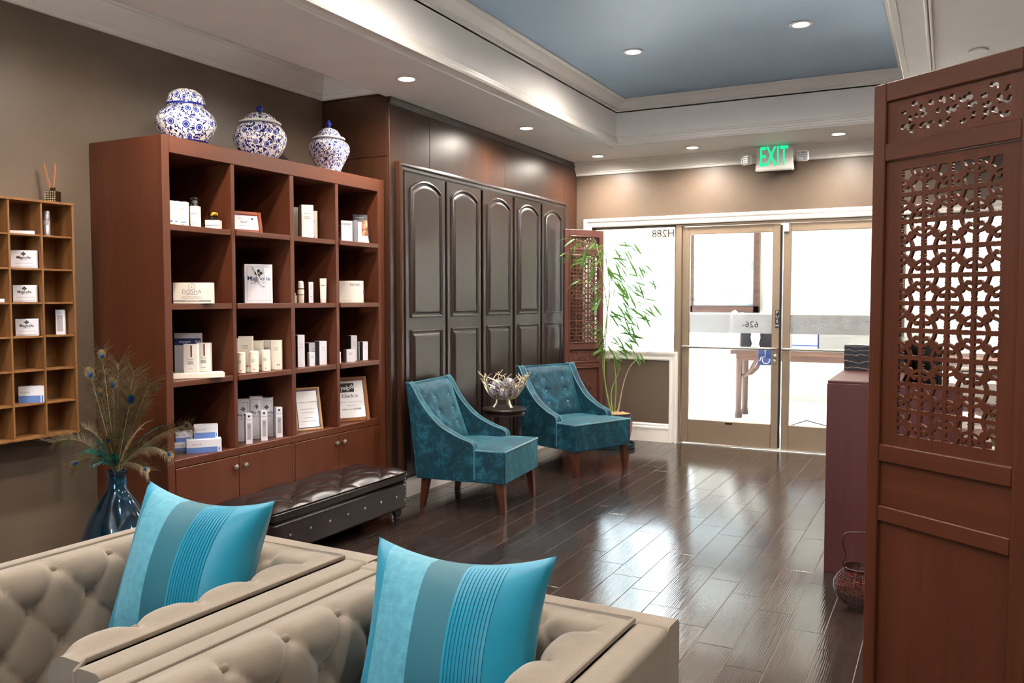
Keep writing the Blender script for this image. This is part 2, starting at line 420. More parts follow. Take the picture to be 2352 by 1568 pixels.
def thing(name, label, cat, loc=(0, 0, 0), rotz=0.0, group=None, rot=None):
    o = bpy.data.objects.new(name, None); COL.objects.link(o); o.location = loc
    o.rotation_euler = rot if rot else (0, 0, rotz); o.empty_display_size = 0.05
    o['label'] = label; o['category'] = cat
    if group: o['group'] = group
    return o
def tag(o, label, cat, group=None):
    o['label'] = label; o['category'] = cat
    if group: o['group'] = group
    return o
def struct(o, label=None):
    o['kind'] = 'structure'
    if label: o['label'] = label
    return o
_tc = {}
def text(body, size, mat, parent, loc, nrm='-y', align='CENTER', mirror=False, name='lettering', bold=0.0, sx=1.0, thick=0.0006):
    """flat print: text reads left to right for someone facing the surface whose outward normal is nrm (local)"""
    key = (body, align, bold)
    if key not in _tc:
        cu = bpy.data.curves.new('t', 'FONT'); cu.body = body; cu.size = 1.0; cu.align_x = align; cu.align_y = 'CENTER'; cu.offset = bold
        cu.resolution_u = 2
        to = bpy.data.objects.new('t', cu); me = bpy.data.meshes.new_from_object(to); bpy.data.objects.remove(to)
        _tc[key] = me
    me = _tc[key].copy(); me.name = name
    N = {'-y': Vector((0, -1, 0)), '+x': Vector((1, 0, 0)), '+y': Vector((0, 1, 0)), '-x': Vector((-1, 0, 0)), '+z': Vector((0, 0, 1))}[nrm] if isinstance(nrm, str) else nrm
    up = Vector((0, 0, 1)) if abs(N.z) < 0.9 else Vector((0, 1, 0))
    rt = up.cross(N).normalized()
    mm = Matrix((rt, up, N)).transposed().to_4x4()
    k = size * (-1 if mirror else 1)
    me.transform(Matrix.Translation(Vector(loc) + N * thick) @ mm @ Matrix.Diagonal((k * sx, size, size, 1)))
    me.materials.clear(); me.materials.append(MT[mat])
    return link(name, me, parent)
def quad(mb, a, b, c, d): mb.add([a, b, c, d], [(0, 1, 2, 3)])
def card(parent, mat, x0, x1, z0, z1, y, name='print', t=0.0006):
    """thin printed patch on a front face (normal -y)"""
    return MB().box((x0, y - t, z0), (x1, y, z1)).build(name, mat, parent, smooth=0)

# ================================================================== THE SETTING
ZR, SX = 3.03, -3.455                      # raised strip along the left wall, soffit edge beside it
XL, XC, YB, XR, Y0 = -4.013, -3.434, 8.12, 1.6, -1.9
YS, ZS, ZT = 4.823, 2.806, 3.19           # closet side face, soffit height, tray ceiling height
# --- floor: grout bed with glazed wood-look planks
fl = struct(MB().box((XL - .1, Y0 - .1, -0.06), (XR + .1, YB + .06, -0.0025)).build('floor', 'grout', smooth=0), 'dark wood-look tile floor with pale joints')
PW, PL = 0.154, 0.66
def plankmesh(w, l):
    return MB().box((-w / 2, -l / 2, -0.006), (w / 2, l / 2, 0.0), 0.0005)
pm = plankmesh(PW - .0035, PL - .0035).mesh('plank', 25); fixnormals(pm); pm.materials.append(MT['plank'])
rest = MB(); cand = []
for i in range(-21, 17):
    x0 = -0.90 + PW * i
    for k in range(-9, 9):
        ya = 3.412 + PL * k - 0.167 * i % PL
        cx, cyy = x0 + PW / 2, ya + PL / 2
        a, b = max(x0, XL), min(x0 + PW, XR); c, d = max(ya, Y0), min(ya + PL, YB + .03)
        if b - a < .02 or d - c < .02: continue
        full = (b - a > PW - 1e-4) and (d - c > PL - 1e-4)
        dd = depth((cx, cyy, 0)); q = Vector((cx, cyy, 0)) - _C
        uu = IW / 2 + FPX * q.dot(_rt) / max(dd, .1); vv = IH / 2 - FPX * q.dot(_up) / max(dd, .1)
        vis = dd > 1.5 and -200 < uu < 2150 and vv < 1850 and cx > -3.75 and cx < 0.3
        cand.append((a, b, c, d, full, vis, dd))
npl = 0
for a, b, c, d, full, vis, dd in sorted(cand, key=lambda q: q[6]):
    if vis and npl < 298:
        npl += 1
        if full: link('plank', pm, fl, ((a + b) / 2, (c + d) / 2, 0))
        else:
            m2 = plankmesh(b - a - .0035, d - c - .0035).mesh('plank', 25); fixnormals(m2); m2.materials.append(MT['plank'])
            link('plank', m2, fl, ((a + b) / 2, (c + d) / 2, 0))
    else: rest.box((a + .0017, c + .0017, -.006), (b - .0017, d - .0017, 0))
ro = rest.build('plank_field', 'plank', fl, smooth=0); ro['kind'] = 'stuff'

# --- walls
struct(MB().box((XL - .12, Y0 - .12, -.05), (XL, YB + .15, 3.3)).build('wall_left', 'wall', smooth=0), 'brown sparkling wallpaper wall behind the bookcase')
struct(MB().box((XR, Y0 - .12, -.05), (XR + .12, YB + .15, 3.3)).build('wall_right', 'wall', smooth=0), 'brown papered wall at the reception side')
RW = (-2.3, -.8, 1.1, 2.35)          # unseen window behind the sitting area, inferred from vase glints, sized for fill light
wr = MB().box((XL, Y0 - .12, -.05), (RW[0], Y0, 3.3)).box((RW[1], Y0 - .12, -.05), (XR, Y0, 3.3)).box((RW[0], Y0 - .12, -.05), (RW[1], Y0, RW[2])).box((RW[0], Y0 - .12, RW[3]), (RW[1], Y0, 3.3))
struct(wr.build('wall_rear', 'wall', smooth=0), 'brown papered wall with a wide unseen window behind the sitting area')
# front wall with openings: sidelight 1 (-3.27..-2.36, z .90..2.16), doors (-2.36..-.43, 0..2.16), sidelight 2 (-.40..0.75)
wb = MB()
T = .14
OPT = 2.15
wb.box((XL, YB, OPT), (XR, YB + T, 3.3)); wb.box((XL, YB, -.05), (-3.27, YB + T, OPT)); wb.box((-3.27, YB, -.05), (-2.36, YB + T, .88))
wb.box((-.42, YB, -.05), (.85, YB + T, .88)); wb.box((.85, YB, -.05), (XR, YB + T, OPT))
struct(wb.build('wall_back', 'wall', smooth=0), 'brown front wall around the glass entrance')
# --- closet wall (built out, dark veneer)
wc = struct(MB().box((XL, YS, -.02), (XC - .006, YB, ZS)).box((XL, YS, ZS), (SX, YB, ZR)).build('wall_closet', 'panelwood', smooth=0), 'built-out dark veneered closet wall')
for y0, y1 in ((YS + .012, 5.33), (5.334, 6.526), (6.530, 7.80), (7.804, YB)):
    MB().box((XC - .006, y0, 2.33), (XC, y1, ZS - .045), .001).build('panel', 'panelwood', wc)
MB().box((XC - .006, YS + .012, .14), (XC, 4.99, 2.33), .001).build('panel', 'closet', wc)
MB().box((XC - .006, 7.72, .14), (XC, YB, 2.33), .001).build('panel', 'panelwood', wc)
MB().box((XC - .012, YS - .004, .0), (XC + .004, YS + .012, ZS - .045), .002).build('corner_bead', 'panelwood', wc)
MB().molding((XC - .005, YS, 0), (XC - .005, YB, 0), (1, 0, 0), [(0, ZS - .05), (.012, ZS - .05), (.014, ZS - .035), (.022, ZS - .02), (.024, ZS), (0, ZS)]).build('cornice', 'closet', wc)
MB().box((XL + .002, YS - .006, .0), (XC - .012, YS, 2.40), .001).build('side_panel', 'panelwood', wc)
MB().box((XL + .002, YS - .006, 2.404), (XC - .012, YS, 2.81), .001).build('side_panel', 'panelwood', wc)

# --- ceilings
ce = MB()
LXL, LXR, LYB, LYF = -2.705, -0.25, 7.305, 0.2   # tray opening
ce.box((SX, Y0, ZS), (LXL, YB, ZS + .3)); ce.box((LXR, Y0, ZS), (XR, YB, ZS + .3))
ce.box((LXL, LYB, ZS), (LXR, YB, ZS + .3)); ce.box((LXL, Y0, ZS), (LXR, LYF, ZS + .3))
struct(ce.build('ceiling', 'ceil', smooth=0), 'off-white dropped ceiling around the tray')
cr = MB().box((XL, Y0, ZR + .0005), (SX, YB, ZR + .1))
struct(cr.build('ceiling_recess', 'ceil', smooth=0), 'narrow raised ceiling strip along the left wall')
tr_ = MB().box((LXL - .05, LYF - .05, ZT), (LXR + .05, LYB + .05, ZT + .1))
struct(tr_.build('ceiling_tray', 'blue', smooth=0), 'blue raised tray ceiling')
sides = MB()
sides.box((LXL - .05, LYF - .05, ZS + .29), (LXL, LYB + .05, ZT)); sides.box((LXR, LYF - .05, ZS + .29), (LXR + .05, LYB + .05, ZT))
sides.box((LXL, LYB, ZS + .29), (LXR, LYB + .05, ZT)); sides.box((LXL, LYF - .05, ZS + .29), (LXR, LYF, ZT))
struct(sides.build('wall_tray', 'ceil', smooth=0), 'upright sides of the ceiling tray')

# --- white mouldings
def crown(h, pr):
    q = [(0, 0), (.10, 0), (.16, .06), (.16, .16), (.24, .20), (.24, .26), (.40, .40), (.58, .60), (.66, .74), (.72, .76), (.74, .82), (.90, .86), (1, .92), (1, 1), (0, 1)]
    return [(a * pr, b * h) for a, b in q]
def zoff(pf, z): return [(a, b + z) for a, b in pf]
c1 = zoff(crown(.17, .15), 2.832)
struct(MB().molding((XL, Y0, 0), (XL, YS, 0), (1, 0, 0), c1, 0, -1).build('trim_1', 'white', smooth=25), 'white crown moulding on the left wall')
struct(MB().molding((XL, YS, 0), (SX + .0, YS, 0), (0, -1, 0), c1, 1, 0).build('trim_2', 'white', smooth=25), 'short white crown return above the closet side')
struct(MB().molding((XC, YB, 0), (XR, YB, 0), (0, -1, 0), zoff(crown(.125, .12), ZS - .125), 0, 0).build('trim_3', 'white', smooth=25), 'white crown moulding on the front wall')
tc = zoff(crown(.08, .13), ZT - .082)
tm = MB()
tm.molding((LXL, LYF, 0), (LXL, LYB, 0), (1, 0, 0), tc, 1, -1); tm.molding((LXL, LYB, 0), (LXR, LYB, 0), (0, -1, 0), tc, 1, -1)
tm.molding((LXR, LYB, 0), (LXR, LYF, 0), (-1, 0, 0), tc, 1, -1); tm.molding((LXR, LYF, 0), (LXL, LYF, 0), (0, 1, 0), tc, 1, -1)
struct(tm.build('trim_4', 'white', smooth=25), 'white crown moulding inside the blue tray')
lip = [(0, ZS - .004), (.03, ZS - .004), (.034, ZS + .006), (.026, ZS + .016), (.026, ZS + .03), (.018, ZS + .036), (.018, ZS + .052), (.008, ZS + .06), (.006, ZS + .075), (0, ZS + .08)]
lm = MB()
lm.molding((LXL, LYF, 0), (LXL, LYB, 0), (1, 0, 0), lip, 1, -1); lm.molding((LXL, LYB, 0), (LXR, LYB, 0), (0, -1, 0), lip, 1, -1)
lm.molding((LXR, LYB, 0), (LXR, LYF, 0), (-1, 0, 0), lip, 1, -1); lm.molding((LXR, LYF, 0), (LXL, LYF, 0), (0, 1, 0), lip, 1, -1)
struct(lm.build('trim_5', 'white', smooth=25), 'white stepped lip moulding around the tray opening')
bd = MB()
hb = [(0, ZS), (0, ZS - .006), (.006, ZS - .012), (.012, ZS - .006), (.012, ZS)]
bd.molding((LXL - .06, LYF, 0), (LXL - .06, LYB + .06, 0), (1, 0, 0), hb)
for ox in (.115, .135):
    bd.molding((LXR + ox, LYF, 0), (LXR + ox, LYB, 0), (1, 0, 0), [(0, ZS), (0, ZS - .01), (.005, ZS - .016), (.012, ZS - .016), (.016, ZS - .008), (.016, ZS)])
struct(bd.build('trim_6', 'white', smooth=25), 'thin white bead strips on the dropped ceiling')
# entrance casing: up-and-over plus the boxed panel under the sidelight
cp = [(0, 0), (.012, 0), (.018, .012), (.018, .022), (.010, .030), (.012, .045), (.022, .058), (.026, .07), (.026, .084), (0, .088)]   # (proud, across)
def casing(mb, a, b, inner, m0, m1):
    """a->b line of the inner edge; inner: unit vector from inner edge to the outer edge"""
    a = Vector(a); b = Vector(b); d = (b - a).normalized(); inner = Vector(inner)
    mb.prism(cp, lambda p, q: a + inner * q + Vector((0, -p, 0)) + d * (m0 * q), lambda p, q: b + inner * q + Vector((0, -p, 0)) + d * (m1 * q))
k1 = MB(); yb = YB
casing(k1, (-3.262, yb, 2.152), (.84, yb, 2.152), (0, 0, 1), -1, 1)
casing(k1, (-3.262, yb, .903), (-3.262, yb, 2.152), (-1, 0, 0), 0, 1)
casing(k1, (.84, yb, .903), (.84, yb, 2.152), (1, 0, 0), 0, 1)
struct(k1.build('trim_7', 'white', smooth=25), 'white fluted casing over the glass entrance')
k2 = MB()
casing(k2, (-3.27, yb, .815), (-2.435, yb, .815), (0, 0, 1), 0, 1); casing(k2, (-2.435, yb, 0), (-2.435, yb, .815), (1, 0, 0), 0, 1)
struct(k2.build('trim_8', 'white', smooth=25), 'white casing of the low brown panel beside the door')
k3 = MB()
casing(k3, (-.34, yb, .815), (.85, yb, .815), (0, 0, 1), -1, 0); casing(k3, (-.34, yb, 0), (-.34, yb, .815), (-1, 0, 0), 0, 1)
struct(k3.build('trim_9', 'white', smooth=25), 'white sill casing under the second sidelight')
bp = [(0, 0), (.014, 0), (.014, .125), (.02, .13), (.02, .145), (.012, .155), (.012, .17), (.006, .182), (0, .184)]
struct(MB().molding((XC, yb, 0), (-2.436, yb, 0), (0, -1, 0), bp).build('baseboard_back', 'white', smooth=25), 'tall white baseboard under the sidelight')
struct(MB().molding((-.34, yb, 0), (XR, yb, 0), (0, -1, 0), bp).build('baseboard_reception', 'white', smooth=25), 'white baseboard behind the reception desk')
struct(MB().molding((XC - .004, YS, 0), (XC - .004, YB, 0), (1, 0, 0), [(0, 0), (.016, 0), (.016, .12), (.01, .135), (0, .138)]).build('baseboard_closet', 'white', smooth=25), 'white baseboard below the closet doors')

# --- glazing
def pane(parent, x0, x1, z0, z1, y=YB + .07): return MB().box((x0, y - .003, z0), (x1, y + .003, z1)).build('pane', 'glass', parent, smooth=0)
def sidelight(n, x0, x1, z0, z1, lab):
    w = bpy.data.objects.new('window_%d' % n, None); COL.objects.link(w); struct(w, lab)
    f = .022
    for lo, hi in (((x0, z0), (x0 + f, z1)), ((x1 - f, z0), (x1, z1)), ((x0, z0), (x1, z0 + f)), ((x0, z1 - f), (x1, z1))):
        MB().box((lo[0], YB + .045, lo[1]), (hi[0], YB + .095, hi[1]), .002).build('frame_bar', 'alu', w)
    pane(w, x0 + f, x1 - f, z0 + f, z1 - f)
    return w
w1 = sidelight(1, -3.27, -2.385, .88, OPT, 'bright glass sidelight left of the entrance doors')
text('H288', .105, 'tan', w1, (-2.53, YB + .064, 2.068), '-y', mirror=True, bold=0.025)
w3 = bpy.data.objects.new('window_3', None); COL.objects.link(w3); struct(w3, 'wide unseen three-light window behind the sitting area')
for i in range(4):
    xx = RW[0] + (RW[1] - RW[0] - .05) * i / 3
    MB().box((xx, Y0 - .09, RW[2]), (xx + .05, Y0 - .03, RW[3]), .003).build('frame_bar', 'white', w3)
    if i < 3: pane(w3, xx + .05, xx + (RW[1] - RW[0] - .05) / 3, RW[2] + .05, RW[3] - .05, Y0 - .06)
for zz in (RW[2], RW[3] - .05): MB().box((RW[0], Y0 - .088, zz), (RW[1], Y0 - .032, zz + .05), .003).build('frame_bar', 'white', w3)
w2 = sidelight(2, -.36, .85, .88, OPT, 'wide glass sidelight behind the reception desk')
mu = MB().box((-2.385, YB + .01, 0), (-2.327, YB + .12, OPT), .003); struct(mu.build('trim_10', 'alu'), 'bronze mullion left of the doors')
mu = MB().box((-.415, YB + .01, 0), (-.36, YB + .12, OPT), .003); struct(mu.build('trim_11', 'alu'), 'bronze mullion right of the doors')
struct(MB().box((-2.327, YB + .01, 2.128), (-.415, YB + .12, OPT), .002).build('trim_12', 'alu'), 'bronze head frame over the doors')
struct(MB().box((-2.40, YB - .02, -.002), (-.36, YB + .13, .008), .003).build('trim_13', 'steel'), 'metal door threshold')
def glassdoor(n, x0, x1, lab, lock):
    d = bpy.data.objects.new('door_%d' % n, None); COL.objects.link(d); struct(d, lab)
    y0, y1 = YB + .03, YB + .075; st = .068
    MB().box((x0, y0, .014), (x0 + st, y1, 2.122), .003).build('stile', 'alu', d)
    MB().box((x1 - st, y0, .014), (x1, y1, 2.122), .003).build('stile', 'alu', d)
    MB().box((x0 + st, y0, 2.048), (x1 - st, y1, 2.122), .003).build('top_rail', 'alu', d)
    MB().box((x0 + st, y0, .014), (x1 - st, y1, .242), .003).build('bottom_rail', 'alu', d)
    pane(d, x0 + st, x1 - st, .242, 2.048, YB + .052)
    zb = .958
    hb = MB().tube([(x0 + .02, y0, zb), (x0 + .02, y0 - .05, zb), (x0 + .05, y0 - .06, zb), (x1 - .05, y0 - .06, zb), (x1 - .02, y0 - .05, zb), (x1 - .02, y0, zb)], .013, 10)
    hb.build('push_bar', 'steel', d)
    f = MB().box((x0 + st if n == 2 else -1.75 - .75, YB + .0455, 1.097), (x1 - st, YB + .0475, 1.275)); 
    if n == 1: f = MB().box((x0 + st, YB + .0455, 1.097), (x1 - st, YB + .0475, 1.275))
    f.build('frosted_band', 'frost', d, smooth=0)
    if lock:
        MB().box((x1 + .0005, y0 + .005, .02), (x1 + .016, y1 - .005, 2.11)).build('dark_gap_strip', 'black', d, smooth=0)  # black strip drawn for the dark gap between the door leaves
        b = MB().box((x1 - .036, y0 - .002, 1.15), (x1 - .002, y0, 1.32)).build('push_plate', 'black', d)
        for i, ch in enumerate('PUSH'): text(ch, .040, 'etch', b, (x1 - .019, y0 - .0025, 1.297 - i * .041), '-y', bold=.01)
        ck = MB().lathe([(.021, 0), (.021, .01), (.015, .014), (0, .014)], 18); me = ck.mesh('lock_cylinder'); me.transform(Matrix.Translation((x1 - .034, y0, .885)) @ Matrix.Rotation(R(90), 4, 'X')); me.materials.append(MT['steel']); link('lock_cylinder', me, d)
        tp = MB()
        for q in (.845, .828, .811): tp.box((x1 - .052, y0 - .012, q - .009), (x1 - .018, y0, q + .012), .006)
        tp.build('thumb_turn', 'pewter', d)
        text('626-', .085, 'ink', d, (-1.665, YB + .0445, 1.180), '-y', mirror=True)
        MB().box((-1.585, YB + .0445, .80), (-1.46, YB + .0455, .945)).build('access_sticker', 'signblue', d, smooth=0)
        pi = MB(); yy = YB + .0435; c = (-1.515, .848)
        pi.tube([(c[0] + .034 * math.cos(t), yy, c[1] + .034 * math.sin(t)) for t in [R(140 + 24 * i) for i in range(11)]], .0045, 5)
        pi.tube([(c[0] - .008, yy, c[1] + .075), (c[0] - .008, yy, c[1] + .03), (c[0] - .044, yy, c[1] + .028), (c[0] - .058, yy, c[1] - .012)][:4], .0045, 5)
        pi.sphere((c[0] - .008, yy, c[1] + .087), .009, 8, 6)
        pi.build('wheelchair_mark', 'etch', d)
        MB().box((-1.89, y0 - .003, .214), (-1.82, y0, .232), .002).build('maker_plate', 'black', d)
    else:
        text('美莎 醫學美容會所', .098, 'letterfilm', d, (-.93, YB + .0445, 1.182), '-y', mirror=True)
        MB().box((x0 + .002, y0 - .05, 2.04), (x0 + .05, y0 - .002, 2.12), .004).build('closer_block', 'white', d)
    return d
glassdoor(1, -2.322, -1.397, 'bronze framed glass door with a push plate and lock', True)
glassdoor(2, -1.368, -.425, 'bronze framed glass door behind the reception desk end', False)

# --- outside the glass: bright walk under an added roof
struct(MB().box((-9, -12, -.35), (7, Y0 - .12, -.30)).build('ground_rear', 'extfloor', smooth=0), 'pale paving outside the rear window')
struct(MB().box((-16, YB + .14, -.06), (7, 24, -.012)).build('ground_outside', 'extfloor', smooth=0), 'white paving outside the entrance')
EW = 10.86
struct(MB().box((-2.98, EW, -.05), (5, EW + .2, 3.6)).build('wall_outside', 'extwall', smooth=0), 'white plaster wall across the walk')
struct(MB().box((-4.2, YB + .45, 3.05), (7, EW + .2, 3.2)).build('added_shade_roof', 'extwall', smooth=0), 'added unseen roof dimming the walk outside the doors')  # unseen roof added to keep sky light off the outside wall
struct(MB().box((-2.98, EW - .02, -.012), (5, EW, .16), .004).build('baseboard_outside', 'white', smooth=0), 'white skirting on the outside wall')
at_ = thing('altar_table', 'long weathered wooden table with curved corner braces outside the glass doors', 'table', (-.9, 10.5, -.012))
MB().box((-1.42, -.26, .775), (1.5, .24, .825), .006).build('tabletop', 'oldwood_h', at_)
MB().box((-1.36, -.22, .70), (1.44, .20, .775), .004).build('apron', 'oldwood_h', at_)
for sx in (-1.33, 1.40):
    for sy in (-.19, .17):
        MB().lathe([(.042, 0), (.046, .03), (.034, .09), (.036, .4), (.042, .72)], 12, (sx, sy, 0)).build('leg', 'oldwood', at_)
for sx, dr in ((-1.33, 1), (1.40, -1)):
    for sy in (-.19, .17):
        MB().tube([(sx, sy, .50), (sx + dr * .08, sy, .52), (sx + dr * .14, sy, .58), (sx + dr * .18, sy, .66), (sx + dr * .22, sy, .72)], .022, 8).build('brace', 'oldwood', at_)
pf = thing('framed_painting', 'large framed pale landscape painting on the outside wall', 'painting', (-2.60, EW, 1.85))
MB().box((-.36, -.02, -.52), (.42, -.005, .85)).build('canvas', 'painting', pf, smooth=0)
for lo, hi in (((-.38, -.60), (.50, -.51)), ((.42, -.60), (.50, .92)), ((-.38, .84), (.50, .92)), ((-.38, -.60), (-.34, .92))):
    MB().box((lo[0], -.045, lo[1]), (hi[0], 0, hi[1]), .008).build('frame_bar', 'oldwood_h', pf)
bx = thing('dark_slate_plaque', 'dark slate plaque propped on the outside table near the door stile', 'plaque', (-2.08, 10.62, .813), R(0))
MB().box((-.2, 0, .0), (.2, .02, .19), .003).build('slab', 'ink', bx); MB().box((-.215, .0, 0), (-.2, .022, .19), .002).build('edge', 'alu', bx)
lb = thing('printed_leaflet_box', 'white and blue leaflet box standing on the outside table', 'box', (-1.5, 10.5, .813))
MB().box((-.15, 0, 0), (.15, .06, .20), .003).build('body', 'paper', lb); card(lb, 'bluecarton', -.15, .15, .05, .065, 0); card(lb, 'painting', -.15, .15, .14, .2, 0)
MB().box((.14, -.001, 0), (.151, .06, .2)).build('edge', 'navy', lb)
def figurine(loc, lab, s):
    g = thing('figurine', lab, 'figurine', loc)
    MB().lathe([(.05 * s, 0), (.055 * s, .01 * s), (.035 * s, .06 * s), (.05 * s, .12 * s), (.045 * s, .18 * s), (.02 * s, .22 * s), (.034 * s, .26 * s), (.03 * s, .31 * s), (0, .33 * s)], 18).build('body', 'porcw', g)
    MB().sphere((.06 * s, 0, .27 * s), .04 * s, 10, 8).build('blossom', 'porcw', g)
figurine((-2.32, 10.45, .813), 'white porcelain figurine on the outside table before the painting', 1.45)
figurine((-2.06, 10.42, .813), 'smaller white figurine beside the door stile outside', 1.15)
cb = MB().tube([(-2.2 + .2 * i, 9.75 + .12 * math.sin(i * 1.7) + (.2 if 3 < i < 6 else 0), -.004 + (.05 if i == 4 else .0)) for i in range(10)], .006, 6)
tag(cb.build('cable', 'ink'), 'thin black cable lying on the paving outside', 'cable')

# ================================================================== BUILT-IN CLOSET
def offset(poly, d):
    """inward offset of a counter-clockwise polygon"""
    n = len(poly); out = []
    for i in range(n):
        a, b, c = Vector(poly[i - 1]), Vector(poly[i]), Vector(poly[(i + 1) % n])
        e1 = (b - a).normalized(); e2 = (c - b).normalized()
        n1 = Vector((-e1.y, e1.x)); n2 = Vector((-e2.y, e2.x)); m = n1 + n2
        m = m / max(.2, m.dot(n1)) if m.length > 1e-6 else n1
        out.append(tuple(b + m * d))
    return out
def raised(mb, poly, levels, place):
    """stack of inward offset loops (offset, height); place(a, b, h) -> 3-D"""
    n = len(poly); base = len(mb.v); vs = []; fs = []
    for d, h in levels:
        for p in offset(poly, d): vs.append(place(p[0], p[1], h))
    for j in range(len(levels) - 1):
        for i in range(n):
            k = (i + 1) % n; fs.append((j * n + i, j * n + k, (j + 1) * n + k, (j + 1) * n + i))
    fs.append(tuple((len(levels) - 1) * n + i for i in range(n)))
    mb.add(vs, fs)
RP = [(0, 0), (.002, .010), (.010, .013), (.017, .010), (.020, .001), (.030, .001), (.034, .004), (.052, .012), (.056, .012)]
cl = thing('built_in_closet', 'dark espresso built-in closet with five arched raised-panel doors', 'closet', (XC, 4.90, .14))
ZC0, ZC1 = .14, 2.318
cs = MB()
cy0, cy1, cz1 = 0.0, 7.80 - 4.90, 2.376 - .14
cprof = [(0, 0), (.030, 0), (.034, .01), (.034, .022), (.024, .03), (.026, .05), (.016, .062), (0, .066)]
def ccas(a, b, inn, m0, m1):
    a = Vector(a); b = Vector(b); d = (b - a).normalized(); inn = Vector(inn)
    return MB().prism(cprof, lambda p, q: a + inn * q + Vector((p, 0, 0)) + d * (m0 * q), lambda p, q: b + inn * q + Vector((p, 0, 0)) + d * (m1 * q))
ccas((0, cy0, cz1), (0, cy1, cz1), (0, 0, -1), 1, -1).build('head_casing', 'closet', cl, smooth=25)
ccas((0, cy0, 0), (0, cy0, cz1), (0, 1, 0), 0, -1).build('side_casing', 'panelwood', cl, smooth=25)
ccas((0, cy1, 0), (0, cy1, cz1), (0, -1, 0), 0, -1).build('side_casing', 'closet', cl, smooth=25)
edges = [(4.983, 5.519), (5.545, 6.073), (6.112, 6.643), (6.683, 7.216), (7.250, 7.742)]
for a, b in edges:
    w = b - a
    d = MB().box((.0005, a - 4.90, .01), (.018, b - 4.90, ZC1 - .14), .004).build('door', 'closet', cl)
    yc = (a + b) / 2 - 4.90; hw = w / 2 - .055
    z0, z1, za = 1.285 - .14, 2.205 - .14, 2.278 - .14
    arch = [(yc - hw, z0), (yc + hw, z0), (yc + hw, z1)]
    Rr = (hw * hw + (za - z1) ** 2) / (2 * (za - z1)); zc = za - Rr; a0 = math.asin(hw / Rr)
    arch += [(yc + Rr * math.sin(a0 * (1 - i / 6)), zc + Rr * math.cos(a0 * (1 - i / 6))) for i in range(1, 12)] + [(yc - hw, z1)]
    up = MB(); raised(up, arch, RP, lambda y, z, h: (.018 + h, y, z)); up.build('upper_panel', 'closet', d, smooth=25)
    lo = MB(); raised(lo, [(yc - hw, .10), (yc + hw, .10), (yc + hw, 1.20 - .14), (yc - hw, 1.20 - .14)], RP, lambda y, z, h: (.018 + h, y, z)); lo.build('lower_panel', 'closet', d, smooth=25)

# ================================================================== BOOKCASE
XF = -3.472
bc = thing('bookcase', 'tall cherry wood display bookcase with sixteen open bays and cabinet doors below', 'bookcase', (XF, 2.956, 0))
by = lambda y: y - 2.956
XBk = XL + .004 - XF
B = lambda x0, x1, y0, y1, z0, z1, nm, mt='cherry', b=.002, **k: MB().box((x0, by(y0), z0), (x1, by(y1), z1), b).build(nm, mt, bc, **k)
BAYS = [(3.002, 3.410), (3.436, 3.871), (3.906, 4.290), (4.320, 4.741)]
SH = [1.797, 1.397, 1.003, .600]
B(XBk, 0, 2.956, 3.002, 0, 2.235, 'side_panel'); B(XBk, 0, 4.741, 4.812, 0, 2.235, 'side_panel')
B(XBk, .001, 3.0021, 4.7409, 2.152, 2.235, 'top', 'cherry_h')
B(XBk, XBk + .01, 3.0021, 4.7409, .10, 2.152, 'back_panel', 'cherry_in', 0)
for a, b in ((3.410, 3.436), (3.871, 3.906), (4.290, 4.320)): B(XBk + .011, -.001, a, b, .6001, 2.1519, 'divider')
for i, (a, b) in enumerate(BAYS):
    for z in SH[:3]:
        pr = .010 if i in (1, 3) else -.004
        e = b - (.012 if i in (1, 3) else .0005)
        MB().box((XBk + .011, by(a + .0005), z - .030), (pr, by(e), z), .002).build('shelf', 'cherry_h', bc)
B(XBk + .011, 0, 3.0021, 4.7409, .560, .600, 'deck', 'cherry_h')
B(XBk + .011, -.012, 3.0021, 4.7409, .0, .10, 'plinth', 'cherry_h')
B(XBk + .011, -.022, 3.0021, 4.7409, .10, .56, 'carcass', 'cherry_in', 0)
B(-.0215, -.001, 3.866, 3.886, .1005, .5595, 'stile')
for i, (a, b) in enumerate(((3.006, 3.433), (3.437, 3.862), (3.890, 4.300), (4.304, 4.737))):
    d = B(-.0215, .001, a, b, .112, .556, 'cabinet_door')
    ky = by(b - .035) if i % 2 == 0 else by(a + .035)
    kb = MB().tube([(.001, ky, .50), (.014, ky, .50)], .006, 8)
    for t in range(6): kb.sphere((.020, ky + .0085 * math.cos(t * PI / 3), .50 + .0085 * math.sin(t * PI / 3)), .0065, 8, 6)
    kb.sphere((.024, ky, .50), .007, 8, 6)
    kb.build('knob', 'pewter', d)

# ------------------------------------------------------------------ ginger jars on the bookcase
def jar(y, prof, mat, lid, lidmat, knob, knobmat, label, bands=()):
    t = thing('ginger_jar', label, 'jar', (-3.63, y, 2.235), R(40), 'blue and white jars on the bookcase')
    MB().lathe(prof, 40).build('body', mat, t)
    l = MB().lathe(lid, 40).build('lid', lidmat, t)
    if knob: MB().lathe(knob, 16).build('knob', knobmat, l)
    for (pr, m) in bands: MB().lathe(pr, 40).build('band', m, t)
    return t
jar(3.255, [(.0, 0), (.092, 0), (.100, .012), (.125, .045), (.148, .085), (.155, .112), (.152, .138), (.136, .168), (.112, .190), (.094, .199), (.090, .203), (0, .203)], 'porc1',
    [(.092, .2025), (.097, .205), (.097, .222), (.099, .2235), (.099, .232), (.096, .245), (.085, .268), (.062, .288), (.03, .299), (0, .302)], 'porc1', None, None,
    'largest squat blue scroll jar with a tall domed cap at the left end', [([(.0975, .207), (.0985, .209), (.0985, .217), (.0975, .219)], 'porcb'), ([(.0925, .0005), (.1005, .010), (.1085, .022), (.107, .022), (.099, .010), (.092, .0005)], 'porcb')])
